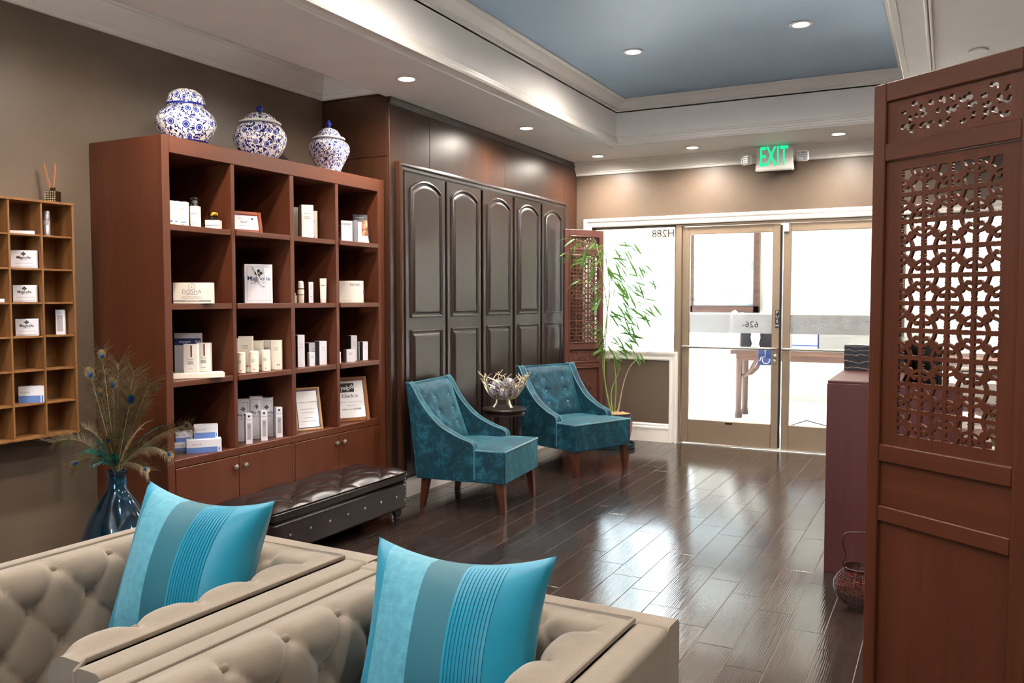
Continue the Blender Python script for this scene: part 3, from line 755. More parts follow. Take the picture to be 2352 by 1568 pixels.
jar(3.800, [(0, 0), (.085, 0), (.092, .01), (.125, .05), (.148, .095), (.155, .13), (.148, .165), (.125, .198), (.100, .213), (.100, .218), (0, .218)], 'porc2',
    [(.10, .216), (.118, .214), (.122, .219), (.118, .224), (.100, .232), (.088, .25), (.062, .27), (.03, .280), (0, .282)], 'porc2',
    [(.014, .279), (.012, .29), (.02, .30), (.022, .308), (.014, .318), (.004, .324), (0, .326)], 'porcb',
    'round blue flower jar with a brimmed lid in the middle', [([(.119, .2135), (.1235, .219), (.119, .2245), (.101, .2325), (.1, .2315), (.117, .223)], 'porcw')])
jar(4.425, [(0, 0), (.072, 0), (.075, .006), (.078, .03), (.098, .075), (.122, .12), (.135, .155), (.136, .175), (.126, .198), (.104, .215), (.084, .222), (.084, .235), (0, .235)], 'porc3',
    [(.084, .232), (.102, .228), (.105, .233), (.100, .239), (.078, .244), (.074, .26), (.058, .285), (.03, .300), (0, .304)], 'porc3',
    [(.012, .301), (.010, .312), (.017, .322), (.018, .332), (.010, .347), (.002, .357), (0, .358)], 'porcb',
    'smallest tapering blue jar with a pointed lid knob at the right end', [([(.1025, .2275), (.106, .233), (.101, .2397), (.079, .2447), (.079, .2437), (.1, .2385)], 'porcw')])

# ------------------------------------------------------------------ goods on the shelves
FACE = YAW          # rotation that turns a front face square to the picture
def spot(u, row, inset, wpx, hpx, rz):
    p = onx(u, 640, XF - inset); p.z = SH[row] + .0004
    D = depth(p); k = D / FPX
    return p, wpx * k / math.cos(rz - FACE), hpx * k
def carton(name, label, cat, u, row, inset, wpx, hpx, dep, mat='carton', rz=R(40), dz=0.0, group=None, side=None):
    p, w, h = spot(u, row, inset, wpx, hpx, rz); p.z += dz
    t = thing(name, label, cat, p, rz, group)
    MB().box((-w / 2, 0, 0), (w / 2, dep, h), .0012).build('box', mat, t)
    if side: MB().box((-w / 2 - .0005, .001, .001), (-w / 2, dep - .001, h - .001)).build('side_print', side, t, smooth=0)
    return t, w, h
def lines(t, w, zs, mat='greyink', wd=.6, y=0, name='print'):
    for i, z in enumerate(zs):
        ww = w * wd * (1 - .25 * ((i * 7) % 3) / 2); MB().box((-ww / 2, y - .0006, z - .0012), (ww / 2, y, z + .0012)).build(name, mat, t, smooth=0)
CB = 'cosmetic cartons on the bookcase'
# bay 1, top row
for i, (u, hp, ins, lab) in enumerate(((391, 56, .06, 'white carton half hidden behind the left end panel of the bookcase'), (403.5, 56, .06, 'first full white carton with a pale blue stripe on the top shelf'), (422, 56, .06, 'white carton with a pale blue stripe left of the pump bottle'))):
    t, w, h = carton('slim_carton', lab, 'carton', u, 0, ins, 17, hp, .04, 'cream', FACE, group=CB)
    card(t, 'bluecarton', -w / 2, w / 2, .018, .024, 0); lines(t, w, (h * .72, h * .68, .009), wd=.5)
p, w, h = spot(448, 0, .06, 19, 49, FACE)
t = thing('pump_bottle', 'white square bottle with a clear crumpled pump cover', 'bottle', p, FACE)
MB().box((-w / 2, 0, 0), (w / 2, w, h), .003).build('body', 'cream', t); lines(t, w, (h * .66, h * .62, h * .15), wd=.7)
text('D', .012, 'greyink', t, (0, 0, h * .8))
pc = MB().lathe([(.008, h), (.008, h + .014), (.013, h + .016), (.012, h + .03), (0, h + .034)], 14, (0, w / 2, 0)); pc.build('pump_head', 'silver', t)
pv = MB(); random.seed(3)
pv.lathe([(.018, h), (.02, h + .012), (.017, h + .026), (.021, h + .04), (.012, h + .048)], 7, (-.004, w / 2, 0)); pv.build('clear_wrap', 'plastic_clear', t, smooth=10)
t, w, h = carton('carton', 'low white carton with a black line under the gold lidded jar', 'carton', 489, 0, .05, 32, 20, .05, 'cream', FACE)
card(t, 'ink', -w / 2, w / 2, .018, .021, 0); text('DOSHA', .008, 'greyink', t, (0, 0, .034))
pj, hh = t.location.copy(), h
t = thing('cream_jar', 'small amber jar with a gold lid on the low carton', 'jar', pj + Vector((math.sin(FACE) * -.026, math.cos(FACE) * .026, hh + .0004)), FACE)
MB().lathe([(.022, 0), (.026, .004), (.026, .016), (.021, .021), (0, .021)], 24).build('glass', 'jarglass', t)
MB().lathe([(.026, .021), (.027, .023), (.027, .038), (.024, .042), (0, .042)], 24).build('lid', 'gold', t)
# bay 2, top row: certificate in a red frame, leaning
def picture(name, label, u, row, inset, wpx, hpx, rz, lean, mat, bord, draw, cat='picture frame', pap='paper'):
    p, w, h = spot(u, row, inset, wpx, hpx, rz)
    t = thing(name, label, cat, p, rot=(-lean, 0, rz)); t.rotation_mode = 'XYZ'
    b = bord
    for lo, hi in (((-w / 2, 0), (-w / 2 + b, h)), ((w / 2 - b, 0), (w / 2, h)), ((-w / 2 + b, 0), (w / 2 - b, b)), ((-w / 2 + b, h - b), (w / 2 - b, h))):
        MB().box((lo[0], 0, lo[1]), (hi[0], .02, hi[1]), .004).build('frame_bar', mat, t)
    MB().box((-w / 2 + b, .008, b), (w / 2 - b, .012, h - b)).build('sheet', pap, t, smooth=0)
    draw(t, w, h, .008); return t
def d1(t, w, h, y):
    text('certificate of achievement', .0075, 'ink', t, (0, y, h * .66)); lines(t, w, (h * .55, h * .50), 'ink', .22, y); lines(t, w, (h * .36,), 'greyink', .3, y)
    MB().sphere((w * .24, y, h * .68), .006, 8, 6).build('seal', 'ink', t)
picture('picture_frame', 'small red wood frame with a certificate on the top shelf', 567, 0, .10, 62, 52, R(72), R(12), 'redwood', .022, d1)
# bay 3, top row
t, w, h = carton('tall_carton', 'tall white carton cut off by the middle divider on the top shelf', 'carton', 679, 0, .16, 14, 72, .06, 'carton', R(45), group=CB)
t, w, h = carton('tall_carton', 'largest tall white carton on the top shelf', 'carton', 708, 0, .06, 24, 76, .055, 'carton', R(58), group=CB, side='greycarton'); lines(t, w, (h * .74, h * .64, h * .61, h * .58), wd=.55)
t, w, h = carton('tall_carton', 'shorter white carton with a red dot behind the largest one', 'carton', 719, 0, .13, 22, 66, .05, 'carton', R(40), group=CB); lines(t, w, (h * .66, h * .6), wd=.5); card(t, 'redink', w * .08, w * .22, h * .06, h * .10, 0)
# bay 4, top row
t, w, h = carton('lettered_carton', 'white lettered carton with a grey edge next to the brochure stand', 'carton', 799, 0, .10, 26, 50, .05, 'coolcarton', R(50), group=CB); text('ESENSE', .021, 'ink', t, (-.002, 0, h * .84))
card(t, 'silver', w * .40, w / 2, 0, h, 0)
t, w, h = carton('slim_carton', 'narrow silver carton before the portrait brochure', 'carton', 818, 0, .07, 8, 52, .03, 'silver', R(35), group=CB)
t, w, h = carton('slim_carton', 'narrow white carton touching the portrait brochure', 'carton', 827, 0, .065, 8, 49, .03, 'coolcarton', R(35), group=CB)
def brochure(u, ins, wpx, hpx, lab):
    p, w, h = spot(u, 0, ins, wpx, hpx, R(50)); t = thing('brochure_stand', lab, 'brochure', p, rot=(-R(14), 0, R(50)))
    MB().box((-w / 2, .004, .0), (w / 2, .010, h), .001).build('leaflet', 'ink', t); card(t, 'photoprint', -w * .42, w * .45, h * .2, h * .80, .004)
    MB().prism([(-w / 2, 0), (w / 2, 0), (w * .42, h * .26), (-w * .36, h * .26)], lambda a, b: (a, -.004, b), lambda a, b: (a, .003, b)).build('pocket', 'greycarton', t)
    text('ESENSE', .010, 'etch', t, (0, -.004, h * .12)); text('ADVANCED SKIN', .008, 'etch', t, (-w * .05, .004, h * .9))
    return t
brochure(832, .075, 32, 70, 'black brochure stand with a portrait print on the top shelf'); brochure(782, .16, 20, 46, 'brochure pocket with a portrait half hidden by the bookcase divider')
# second row
t, w, h = carton('ampoule_carton', 'long cream carton with a grey stripe and round emblem', 'carton', 440, 1, .05, 87, 48, .055, 'cream', FACE)
card(t, 'greyink', -w / 2, w / 2, h * .09, h * .16, 0); text('BODY TREATMENT', .0085, 'cream', t, (0, -.0007, h * .125)); text('DOSHA', .030, 'greyink', t, (0, 0, h * .56)); text('a', .02, 'greyink', t, (0, 0, h * .80)); text('BUST FIRMING AMPOULES', .008, 'greyink', t, (0, 0, h * .33)); text('TENSEUR DU BUSTE AMPOULES', .008, 'greyink', t, (0, 0, h * .25)); lines(t, w, (h * .44,), wd=.3)
rg = MB().tube([(.017 * math.cos(a), 0, h * .81 + .017 * math.sin(a)) for a in [i * PI / 8 for i in range(16)]], .0012, 5, closed=True); rg.build('emblem', 'greyink', t)
def giftbag(u, row, inset, wpx, hpx, dep, rz, lab, grp, s=1.0, cord=True):
    p, w, h = spot(u, row, inset, wpx, hpx, rz); t = thing('gift_bag', lab, 'gift bag', p, rz, grp)
    m = MB(); th = .0016
    m.box((-w / 2, 0, 0), (w / 2, th, h)); m.box((-w / 2, dep - th, 0), (w / 2, dep, h)); m.box((-w / 2, th, 0), (-w / 2 + th, dep - th, h)); m.box((w / 2 - th, th, 0), (w / 2, dep - th, h)); m.box((-w / 2 + th, th, 0), (w / 2 - th, dep - th, th))
    m.build('bag', 'coolcarton', t)
    b = w * .42
    for q in ((-b, -b + .0015, h * .06, h * .94), (b - .0015, b, h * .06, h * .94), (-b, b, h * .06, h * .06 + .0015), (-b, b, h * .94 - .0015, h * .94)): card(t, 'greyink', *q, 0, 'border_line')
    f = MB()
    for i in range(4):
        cx, cz = (0, .013 * s) if i == 0 else ((0, -.013 * s) if i == 1 else ((.013 * s, 0) if i == 2 else (-.013 * s, 0)))
        f.box((-.008 * s, -.0007, -.008 * s), (.008 * s, 0, .008 * s), M=Matrix.Translation((cx, 0, h * .77 + cz)) @ Matrix.Rotation(R(45), 4, 'Y'))
    f.build('emblem', 'ink', t, smooth=0)
    text('Magnolia', .036 * s, 'navy', t, (0, 0, h * .635), bold=.01); text('Orchid', .032 * s, 'greyink', t, (0, 0, h * .54))
    if cord:
        hd = MB().tube([(-w * .22, -.002, h * .90), (-w * .20, -.006, h * .93), (-w * .1, -.008, h * .82), (0, -.008, h * .62), (w * .1, -.008, h * .47), (w * .2, -.008, h * .44), (w * .25, -.008, h * .54), (w * .24, -.008, h * .72), (w * .2, -.006, h * .88), (w * .17, -.002, h * .90)], .003 * s, 8); hd.build('handle', 'etch', t)
    return t
giftbag(594, 1, .09, 56, 89, .10, R(52), 'white paper gift bag with a cord handle alone on the second shelf', None)
p, w, h = spot(690.5, 1, .07, 15, 54, FACE); t = thing('lotion_bottle', 'white lotion bottle with a green mark on the second shelf', 'bottle', p)
MB().lathe([(.017, 0), (.019, .003), (.0205, .07), (.0185, .084), (0, .084)], 24).build('body', 'cream', t); MB().lathe([(.0195, .084), (.0195, .09)], 24).build('collar', 'gold', t); MB().lathe([(.0185, .09), (.0165, .128), (.012, .134), (0, .135)], 24).build('cap', 'cream', t); MB().lathe([(.0206, .048), (.0209, .05), (.0206, .053)], 24).build('mark', 'leaf', t)
t, w, h = carton('slim_carton', 'slim white carton with a dark side between bottle and tube', 'carton', 714, 1, .075, 10, 48, .05, 'coolcarton', R(45), side='ink', group=CB); lines(t, w, (h * .8, h * .7, h * .3), wd=.5)
p, w, h = spot(742, 1, .07, 17, 62, FACE); t = thing('cream_tube', 'white squeeze tube with a brown label standing on its cap', 'tube', p, FACE)
MB().lathe([(.017, 0), (.0185, .002), (.0185, .022), (0, .022)], 20).build('cap', 'cream', t)
MB().grid(lambda a, b: ((.019 + .003 * b) * math.cos(2 * PI * a), .019 * (1 - b) * math.sin(2 * PI * a), .023 + .132 * b), 24, 6).build('body', 'cream', t)
MB().lathe([(.0188, .0222), (.0188, .024)], 20).build('seam_ring', 'gold', t); card(t, 'maroonink', -.012, .012, .108, .113, -.0085)
p, w, h = spot(676, 1, .2, 8, 24, FACE); t = thing('lotion_bottle', 'white bottle almost hidden behind the middle divider', 'bottle', p); MB().lathe([(.014, 0), (.016, .01), (.016, .045), (.008, .05), (.008, .062), (0, .063)], 16).build('body', 'cream', t)
t, w, h = carton('lettered_carton', 'wide white carton with dark lettering at its upper right on the second shelf', 'carton', 806, 1, .06, 54, 50, .04, 'carton', R(31)); text('ESENSE', .021, 'ink', t, (w * .16, 0, h * .82)); text('ADVANCED SKIN THERAPY', .006, 'greyink', t, (-w * .2, 0, h * .1))
MB().box((w / 2, .012, h * .36), (w / 2 + .006, .024, h * .6), .002).build('tab', 'silver', t)
# third row
p, w, h = spot(450, 2, .035, 108, 12, R(52)); t = tag(MB().box((-w / 2, 0, 0), (w / 2, .10, h), .002).build('display_tray', 'cream', None, p, R(52)), 'flat cream tray carrying two white cartons', 'tray'); trayh = h
for u, lab in ((434, 'left white carton with a maroon ribbon print on the tray'), (464, 'right white carton with a maroon ribbon print on the tray')):
    p, w, h = spot(u, 2, .075, 31, 66, R(33)); p.z += trayh + .0004
    t = thing('ribbon_carton', lab, 'carton', p, R(33)); MB().box((-w / 2, 0, 0), (w / 2, .035, h), .001).build('box', 'carton', t)
    card(t, 'maroonink', w * .0, w * .12, h * .55, h * .96, 0); lines(t, w, (h * .48, h * .40, h * .37, h * .34, h * .31, h * .14), wd=.45)
t, w, h = carton('banded_carton', 'white carton with a navy band behind the tray cartons', 'carton', 428, 2, .20, 58, 98, .04, 'coolcarton', R(35)); card(t, 'navy', -w / 2, w / 2, h * .72, h * .88, 0); text('oxygen', .022, 'etch', t, (-w * .1, -.0007, h * .80)); text('BN', .02, 'coolcarton', t, (w * .38, -.0007, h * .8)); card(t, 'painting', w * .1, w / 2, 0, h * .7, 0)
tall = [(541, .12, 8, 78, 'white carton behind the left divider in the bottle bay'), (561, .10, 31, 82, 'tallest white carton with red marks behind the cylinder bottles'), (589, .12, 25, 68, 'white carton standing between two taller ones behind the bottles'), (609, .15, 18, 66, 'narrow white carton at the back of the bottle bay'), (632, .055, 24, 68, 'white carton with a red mark at the right of the bottles')]
for u, ins, wp, hp, lab in tall:
    t, w, h = carton('tall_carton', lab, 'carton', u, 2, ins, wp, hp, .045, 'cream', R(36), group=CB)
    if wp > 10: lines(t, w, (h * .74, h * .70, h * .66), wd=.45)
    if wp > 20: card(t, 'redink', w * .05, w * .17, h * .14, h * .19, 0); card(t, 'redink', w * .22, w * .32, h * .14, h * .19, 0)
for u, ins, lab in ((548, .045, 'leftmost white cylinder bottle on the third shelf'), (579, .035, 'middle white cylinder bottle on the third shelf'), (606.5, .035, 'rightmost white cylinder bottle on the third shelf')):
    p, w, h = spot(u, 2, ins, 20, 49, FACE); t = thing('cylinder_bottle', lab, 'bottle', p + Vector((-.012, .02, 0)), FACE, 'white cylinder bottles'); r = w / 2
    MB().lathe([(r * .9, 0), (r, .002), (r, h * .80), (0, h * .80)], 24).build('body', 'cream', t); MB().lathe([(r * 1.0, h * .80), (r * .99, h * .97), (r * .8, h), (0, h)], 24).build('cap', 'cream', t)
    lines(t, w, (h * .6, h * .55, h * .5), wd=.4, y=-r * .985); card(t, 'redink', w * .02, w * .16, h * .12, h * .17, -r * .985)
for u, ins, wp, hp, dp, sd, lab in ((690, .05, 13, 74, .05, 'ink', 'tall slim carton with a black side at the left of its bay'), (719, .12, 18, 50, .05, 'ink', 'cream carton with a black side behind the small cube'), (715, .04, 11, 31, .04, 'greycarton', 'smallest white carton on the third shelf'), (740.5, .06, 14, 54, .06, 'ink', 'white carton with a wide black side beside the smallest one'),
        (804, .05, 17, 29, .06, 'greycarton', 'low white cube carton with a grey side'), (812, .10, 12, 58, .05, 'ink', 'tall white carton with a black side behind the low cube'), (827, .10, 8, 42, .03, 'greycarton', 'narrow pale carton in the right hand bay'), (838, .06, 10, 43, .04, 'ink', 'rightmost white carton with a black side on the third shelf'), (778, .05, 6, 26, .03, None, 'white carton edge beside the right divider')):
    t, w, h = carton('carton', lab, 'carton', u, 2, ins, wp, hp, dp, 'coolcarton', R(72) if sd == 'ink' else R(60), side=sd, group=CB)
    if wp > 9: lines(t, w, (h * .72, h * .62), wd=.4)
# bottom row
def bluebox(u, ins, wp, hp, dep, dz, lab, rz=R(50)):
    t, w, h = carton('blue_carton', lab, 'carton', u, 3, ins, wp, hp, dep, 'coolcarton', rz, dz=dz, group='white and blue cartons'); card(t, 'bluecarton', -w / 2, w * .38, 0, h * .42, 0); text('BIOLINE', .013, 'greyink', t, (-w * .2, 0, h * .64)); card(t, 'bluecarton', w * .41, w * .45, h * .1, h * .36, 0); return h
hb = bluebox(462, .05, 70, 30, .07, 0, 'lower front white and blue carton of the stack')
bluebox(467, .075, 48, 31, .05, hb + .0006, 'top white and blue carton of the front stack')
hb2 = bluebox(412, .17, 34, 22, .06, 0, 'lower white and blue carton at the back of the stack')
bluebox(416, .17, 34, 24, .05, hb2 + .0006, 'upper white and blue carton at the back of the stack')
GB = 'silver gift bags on the bottom shelf'
giftbag(553, 3, .13, 26, 96, .06, R(48), 'leftmost of three silver gift bags behind slim cartons', GB, .55); giftbag(584, 3, .13, 28, 96, .06, R(44), 'middle of three silver gift bags behind slim cartons', GB, .55); giftbag(608, 3, .13, 27, 88, .07, R(40), 'rightmost of three silver gift bags behind slim cartons', GB, .55, False)
for u, lab in ((567, 'leftmost slim white and lilac carton on the bottom shelf'), (602, 'middle slim white and lilac carton on the bottom shelf'), (637, 'rightmost slim white and lilac carton on the bottom shelf')):
    t, w, h = carton('slim_carton', lab, 'carton', u, 3, .035, 13, 70, .045, 'coolcarton', R(56), side='silver', group='slim lilac cartons'); card(t, 'greycarton', -w * .3, w * .3, h * .14, h * .68, 0); text('Magnolia', .0085, 'navy', t, (0, 0, h * .80)); card(t, 'ink', -.006, .006, h * .88, h * .94, 0); lines(t, w, (h * .6, h * .56, h * .52), 'navy', .35, -.0006)
def d2(t, w, h, y):
    card(t, 'navy', -w / 2 + .016, w / 2 - .016, .016, h - .016, y + .0005, 'mat_board'); card(t, 'paper', -w / 2 + .022, w / 2 - .022, .022, h - .022, y)
    text('Certificate of Completion', .013, 'ink', t, (.0, y - .0007, h * .66)); lines(t, w, (h * .5, h * .42, h * .3, h * .22), 'greyink', .5, y - .0006)
picture('picture_frame', 'pale wood frame with a completion certificate on the bottom shelf', 709, 3, .055, 52, 100, R(66), R(13), 'lightwood', .015, d2)
def d3(t, w, h, y):
    card(t, 'ink', -w * .32, w * .12, h * .66, h * .86, y, 'logo_patch'); text('yelp', .042, 'etch', t, (-w * .13, y - .0007, h * .755), bold=.015)
    s = MB()
    for k in range(5): s.box((-.0035, -.0008, .004), (.0035, 0, .015), M=Matrix.Translation((w * .06, y - .0006, h * .775)) @ Matrix.Rotation(k * 2 * PI / 5, 4, 'Y'))
    s.build('burst', 'etch', t, smooth=0)
    text('Check in', .032, 'ink', t, (-w * .02, y, h * .57), bold=.008); text('BioCode Concentrate for First', .0125, 'greyink', t, (0, y, h * .44)); text('Appointment', .0125, 'greyink', t, (0, y, h * .365)); text('免費 BioCode 精華素體驗', .0125, 'ink', t, (0, y, h * .275))
picture('picture_frame', 'brown wood frame with a Check in sign on the bottom shelf', 809, 3, .06, 70, 104, R(62), R(13), 'kraftwood', .028, d3)

# ================================================================== WALL CUBBY SHELF
CX, CY1, CP = -3.863, 2.748, .160
cu = thing('cubby_shelf', 'warm pine grid of square cubbyholes hung on the left wall', 'shelf', (XL, CY1 - 4 * CP - .008, .752))
cw, chh, cd = 4 * CP + .014, 7 * .161 + .014, CX - XL
MB().box((.001, 0, .012), (.007, cw, chh - .012)).build('back_panel', 'cubby', cu, smooth=0)
for z in (0, chh - .012): MB().box((.001, -.002, z), (cd + .002, cw + .002, z + .012), .0015).build('frame_board', 'cubby', cu)
for y in (0, cw - .012): MB().box((.001, y, .0121), (cd, y + .012, chh - .0121), .0015).build('frame_board', 'cubby', cu)
for i in range(1, 4): MB().box((.0075, i * CP + .001, .0121), (cd - .003, i * CP + .011, chh - .0121), .001).build('upright', 'cubby', cu)
for j in range(1, 7):
    for i in range(4): MB().box((.0075, i * CP + .0115 + (.001 if i == 0 else 0), j * .161 + .001), (cd - .004, (i + 1) * CP + .0005 - (.0 if i < 3 else 0), j * .161 + .010), .001).build('cubby_shelf_board', 'cubby', cu)
def cub(u, row, inset):
    p = onx(u, 700, CX - inset); p.z = .752 + (7 - row) * .161 + (.0125 if row == 7 else .0105); return p, depth(p) / FPX
def cubbox(u, row, wpx, hpx, lab, kind, rz=R(45)):
    p, k = cub(u, row, .045); w = wpx * k / math.cos(rz - FACE); h = hpx * k
    t = thing('carton' if kind != 'flat' else 'flat_carton', lab, 'carton', p, rz); dp = .03
    MB().box((-w / 2, 0, 0), (w / 2, dp, h), .001).build('box', 'coolcarton', t)
    if kind == 'mag':
        s = MB(); 
        for cx, cz in ((0, .005), (0, -.005), (.006, 0), (-.006, 0)): s.box((-.0035, -.0007, -.0035), (.0035, 0, .0035), M=Matrix.Translation((cx, 0, h * .80 + cz)) @ Matrix.Rotation(R(45), 4, 'Y'))
        s.build('emblem', 'ink', t, smooth=0)
        text('Magnolia', .017, 'ink', t, (0, 0, h * .60), bold=.015); text('ORCHID', .008, 'greyink', t, (0, 0, h * .47)); text('Oxygen Mask Exfoliating Powder', .0058, 'greyink', t, (0, 0, h * .27)); lines(t, w, (h * .07,), 'greyink', .9)
    if kind == 'blue': card(t, 'bluecarton', -w / 2, w * .36, 0, h * .42, 0); card(t, 'bluecarton', w * .40, w * .46, 0, h * .42, 0); text('BIOLINE', .012, 'greyink', t, (-w * .25, 0, h * .62))
    if kind == 'silver': card(t, 'greycarton', -w * .32, w * .32, h * .12, h * .78, 0); text('Magnolia', .006, 'navy', t, (0, 0, h * .86))
cubbox(53, 1, 49, 8, 'thin white carton lying in the top row of the cubby shelf', 'flat'); cubbox(57, 2, 50, 41, 'white emblem carton in the second row of the cubby shelf', 'mag'); cubbox(57, 3, 45, 39, 'white emblem carton in the third row of the cubby shelf', 'mag'); cubbox(60, 4, 44, 39, 'white emblem carton in the fourth row of the cubby shelf', 'mag')
cubbox(137, 4, 18, 57, 'upright silver carton in the right cubby column', 'silver'); cubbox(66, 6, 50, 38, 'white and blue carton in the sixth row of the cubby shelf', 'blue'); cubbox(-8, 3, 30, 8, 'thin white carton cut by the picture edge in the cubby shelf', 'flat')
p, k = cub(112, 1, .06); t = thing('serum_bottle', 'slim silver serum bottle in the top right cubbyhole', 'bottle', p); r = 7.5 * k
MB().lathe([(r, 0), (r, .05), (r * .9, .052), (0, .052)], 20).build('body', 'silver', t); MB().lathe([(r * .95, .052), (r * .95, .075)], 20).build('window', 'greycarton', t); MB().lathe([(r, .075), (r, .118), (r * .8, .122), (0, .122)], 20).build('cap', 'silver', t)
p = onx(122, 460, CX - .07); p.z = .752 + chh + .0004; t = thing('reed_diffuser', 'bronze studded reed diffuser with brown sticks on the cubby shelf', 'diffuser', p, R(30))
MB().box((-.027, -.027, 0), (.027, .027, .058), .003).build('bottle', 'diffuser', t)
st = MB()
for i in range(5):
    for j in range(5):
        for ax in (0, 1):
            a, z = -.021 + .0105 * i, .009 + .0105 * j
            st.sphere((a, -.0275, z) if ax == 0 else (-.0275, a, z), .0042, 6, 4)
st.build('studs', 'champagne', t); MB().lathe([(.011, .058), (.011, .066), (.013, .068), (.013, .074), (.009, .075)], 14).build('neck', 'diffuser', t)
for i, (a, b) in enumerate(((-.055, .0), (-.048, .01), (-.036, -.006), (.012, .008), (.02, -.005), (.005, .012), (-.042, .004))):
    MB().tube([(a * .1, b * .1, .045), (a, b * 1.5, .185 + .006 * (i % 3))], .0019, 6).build('reed', 'reed', t)

# ================================================================== TEAL ARMCHAIRS
def smooth_curve(pts, n=8):
    P = [Vector(p) for p in pts]; out = []
    for i in range(len(P) - 1):
        a = P[max(i - 1, 0)]; b = P[i]; c = P[i + 1]; d = P[min(i + 2, len(P) - 1)]
        for k in range(n):
            t = k / n; out.append(.5 * ((2 * b) + (c - a) * t + (2 * a - 5 * b + 4 * c - d) * t * t + (3 * b - a - 3 * c + d) * t ** 3))
    out.append(P[-1]); return out
def armchair(loc, rz, label):
    t = thing('armchair', label, 'armchair', loc, rz, 'teal velvet armchairs'); W = .325
    crv = smooth_curve([(.385, .845), (.345, .838), (.26, .700), (.14, .575), (.0, .500), (-.085, .472), (-.115, .455)], 6)
    sidepoly = [(-.125, .20), (.305, .20)] + [(c.x, c.y) for c in crv] + [(-.125, .43)]
    for s in (-1, 1):
        x0, x1 = s * W, s * (W - .062)
        m = MB(); n = len(sidepoly); rows = ((x0, -.006), (x0 - s * .006, 0), (x1 + s * .006, 0), (x1, -.006))
        cenp = (.12, .4); vs = []
        for xx, sh in rows:
            for y, z in sidepoly:
                vv = Vector((y - cenp[0], z - cenp[1])); L = vv.length; vv *= (L + sh) / L; vs.append((xx, cenp[0] + vv.x, cenp[1] + vv.y))
        fs = [(j * n + i, j * n + (i + 1) % n, (j + 1) * n + (i + 1) % n, (j + 1) * n + i) for j in range(3) for i in range(n)] + [tuple(range(n)), tuple(range(3 * n, 4 * n))]
        m.add(vs, fs); m.build('arm', 'velvet', t, smooth=35)
        for xx in (x0 - s * .002, x1 + s * .002):
            MB().tube([(xx, c.x, c.y + .001) for c in crv] + [(xx, -.125, .43), (xx, -.127, .22)], .0045, 6).build('piping', 'velvet_pipe', t)
    # seat block: wide front, narrower between the arms, crowned top
    def top(u, v):
        x = (u * 2 - 1); y = -.345 + v * .56; hw = W - .003 if y < -.118 else W - .064
        cr = .020 * (1 - x ** 4) * (1 - abs(v * 2 - 1) ** 3)
        return (x * hw, y, .415 + cr)
    MB().grid(top, 20, 28).build('seat_top', 'velvet', t, smooth=60)
    MB().box((-W + .001, -.345, .20), (W - .001, -.1255, .4155), .008).build('seat_front', 'velvet', t)
    MB().box((-W + .064, -.125, .20), (W - .064, .30, .412)).build('seat_base', 'velvet', t)
    pw = W - .002
    MB().tube([(-pw, -.13, .415), (-pw, -.342, .415), (pw, -.342, .415), (pw, -.13, .415)], .006, 6).build('piping', 'velvet_pipe', t)
    # back
    iw = W - .064
    def bk(u, v):
        x = (u * 2 - 1) * iw; z = .40 + v * .443; y = .175 + (z - .40) * .36 - .035 * (1 - (u * 2 - 1) ** 4) * (1 - (v * 2 - 1) ** 6) + (.02 * max(0, v - .9) * 10) ** 1
        for bx in (-.11, .11):
            for bz in (.53, .63, .73):
                d2 = (x - bx) ** 2 + (z - bz) ** 2; y += .016 * math.exp(-d2 / .0007)
        return (x, y, z)
    MB().grid(bk, 44, 40).build('back_cushion', 'velvet', t, smooth=60)
    MB().prism([(.20, .40), (.305, .205), (.388, .846), (.345, .846), (.335, .80)], lambda a, b: (-iw, a, b), lambda a, b: (iw, a, b)).build('backrest', 'velvet', t)
    for bx in (-.11, .11):
        for bz in (.53, .63, .73):
            y = bk((bx / iw + 1) / 2, (bz - .40) / .443)[1]; MB().sphere((bx, y - .004, bz), .011, 10, 8, (1, .6, 1)).build('button', 'velvet_pipe', t)
    for sx, sy in ((-1, -.30), (1, -.30), (-1, .25), (1, .25)):
        x = sx * (W - .045); dy = -.02 if sy < 0 else .03
        m = MB(); a, b = .026, .016
        m.add([(x - a, sy - a, .205), (x + a, sy - a, .205), (x + a, sy + a, .205), (x - a, sy + a, .205), (x - b, sy + dy - b, 0), (x + b, sy + dy - b, 0), (x + b, sy + dy + b, 0), (x - b, sy + dy + b, 0)],
              [(0, 1, 2, 3), (7, 6, 5, 4), (0, 4, 5, 1), (1, 5, 6, 2), (2, 6, 7, 3), (3, 7, 4, 0)])
        m.build('leg', 'leg', t)
    return t
armchair((-2.935, 5.147, 0), R(90 + 6), 'teal velvet armchair with sloping arms nearer the leather bench')
armchair((-2.80, 6.59, 0), R(90 - 23), 'teal velvet armchair turned to the camera beside the bamboo pot')

# ------------------------------------------------------------------ side table, branch bowl and balls
stx, sty = -3.09, 5.86
t = thing('side_table', 'small round dark wood side table between the teal armchairs', 'table', (stx, sty, 0))
MB().lathe([(.165, .515), (.165, .525), (.155, .53), (.150, .537), (.155, .544), (.172, .55), (.175, .56), (.172, .566), (0, .566)], 40).build('tabletop', 'closet', t)
for i in range(3):
    a = R(30 + 120 * i); MB().tube([(.12 * math.cos(a), .12 * math.sin(a), .52), (.10 * math.cos(a), .10 * math.sin(a), .3), (.15 * math.cos(a), .15 * math.sin(a), 0.01)], [.018, .014, .014], 8).build('leg', 'closet', t)
MB().lathe([(.10, .18), (.11, .185), (.11, .195), (.10, .2)], 24).build('stretcher', 'closet', t)
bw = thing('branch_bowl', 'pale metal bowl of coral-like branches on the side table', 'bowl', (stx, sty, .5665))
random.seed(11); bm_ = MB()
def bowlr(z): return .06 + .125 * (max(0, z - .07) / .16) ** .55
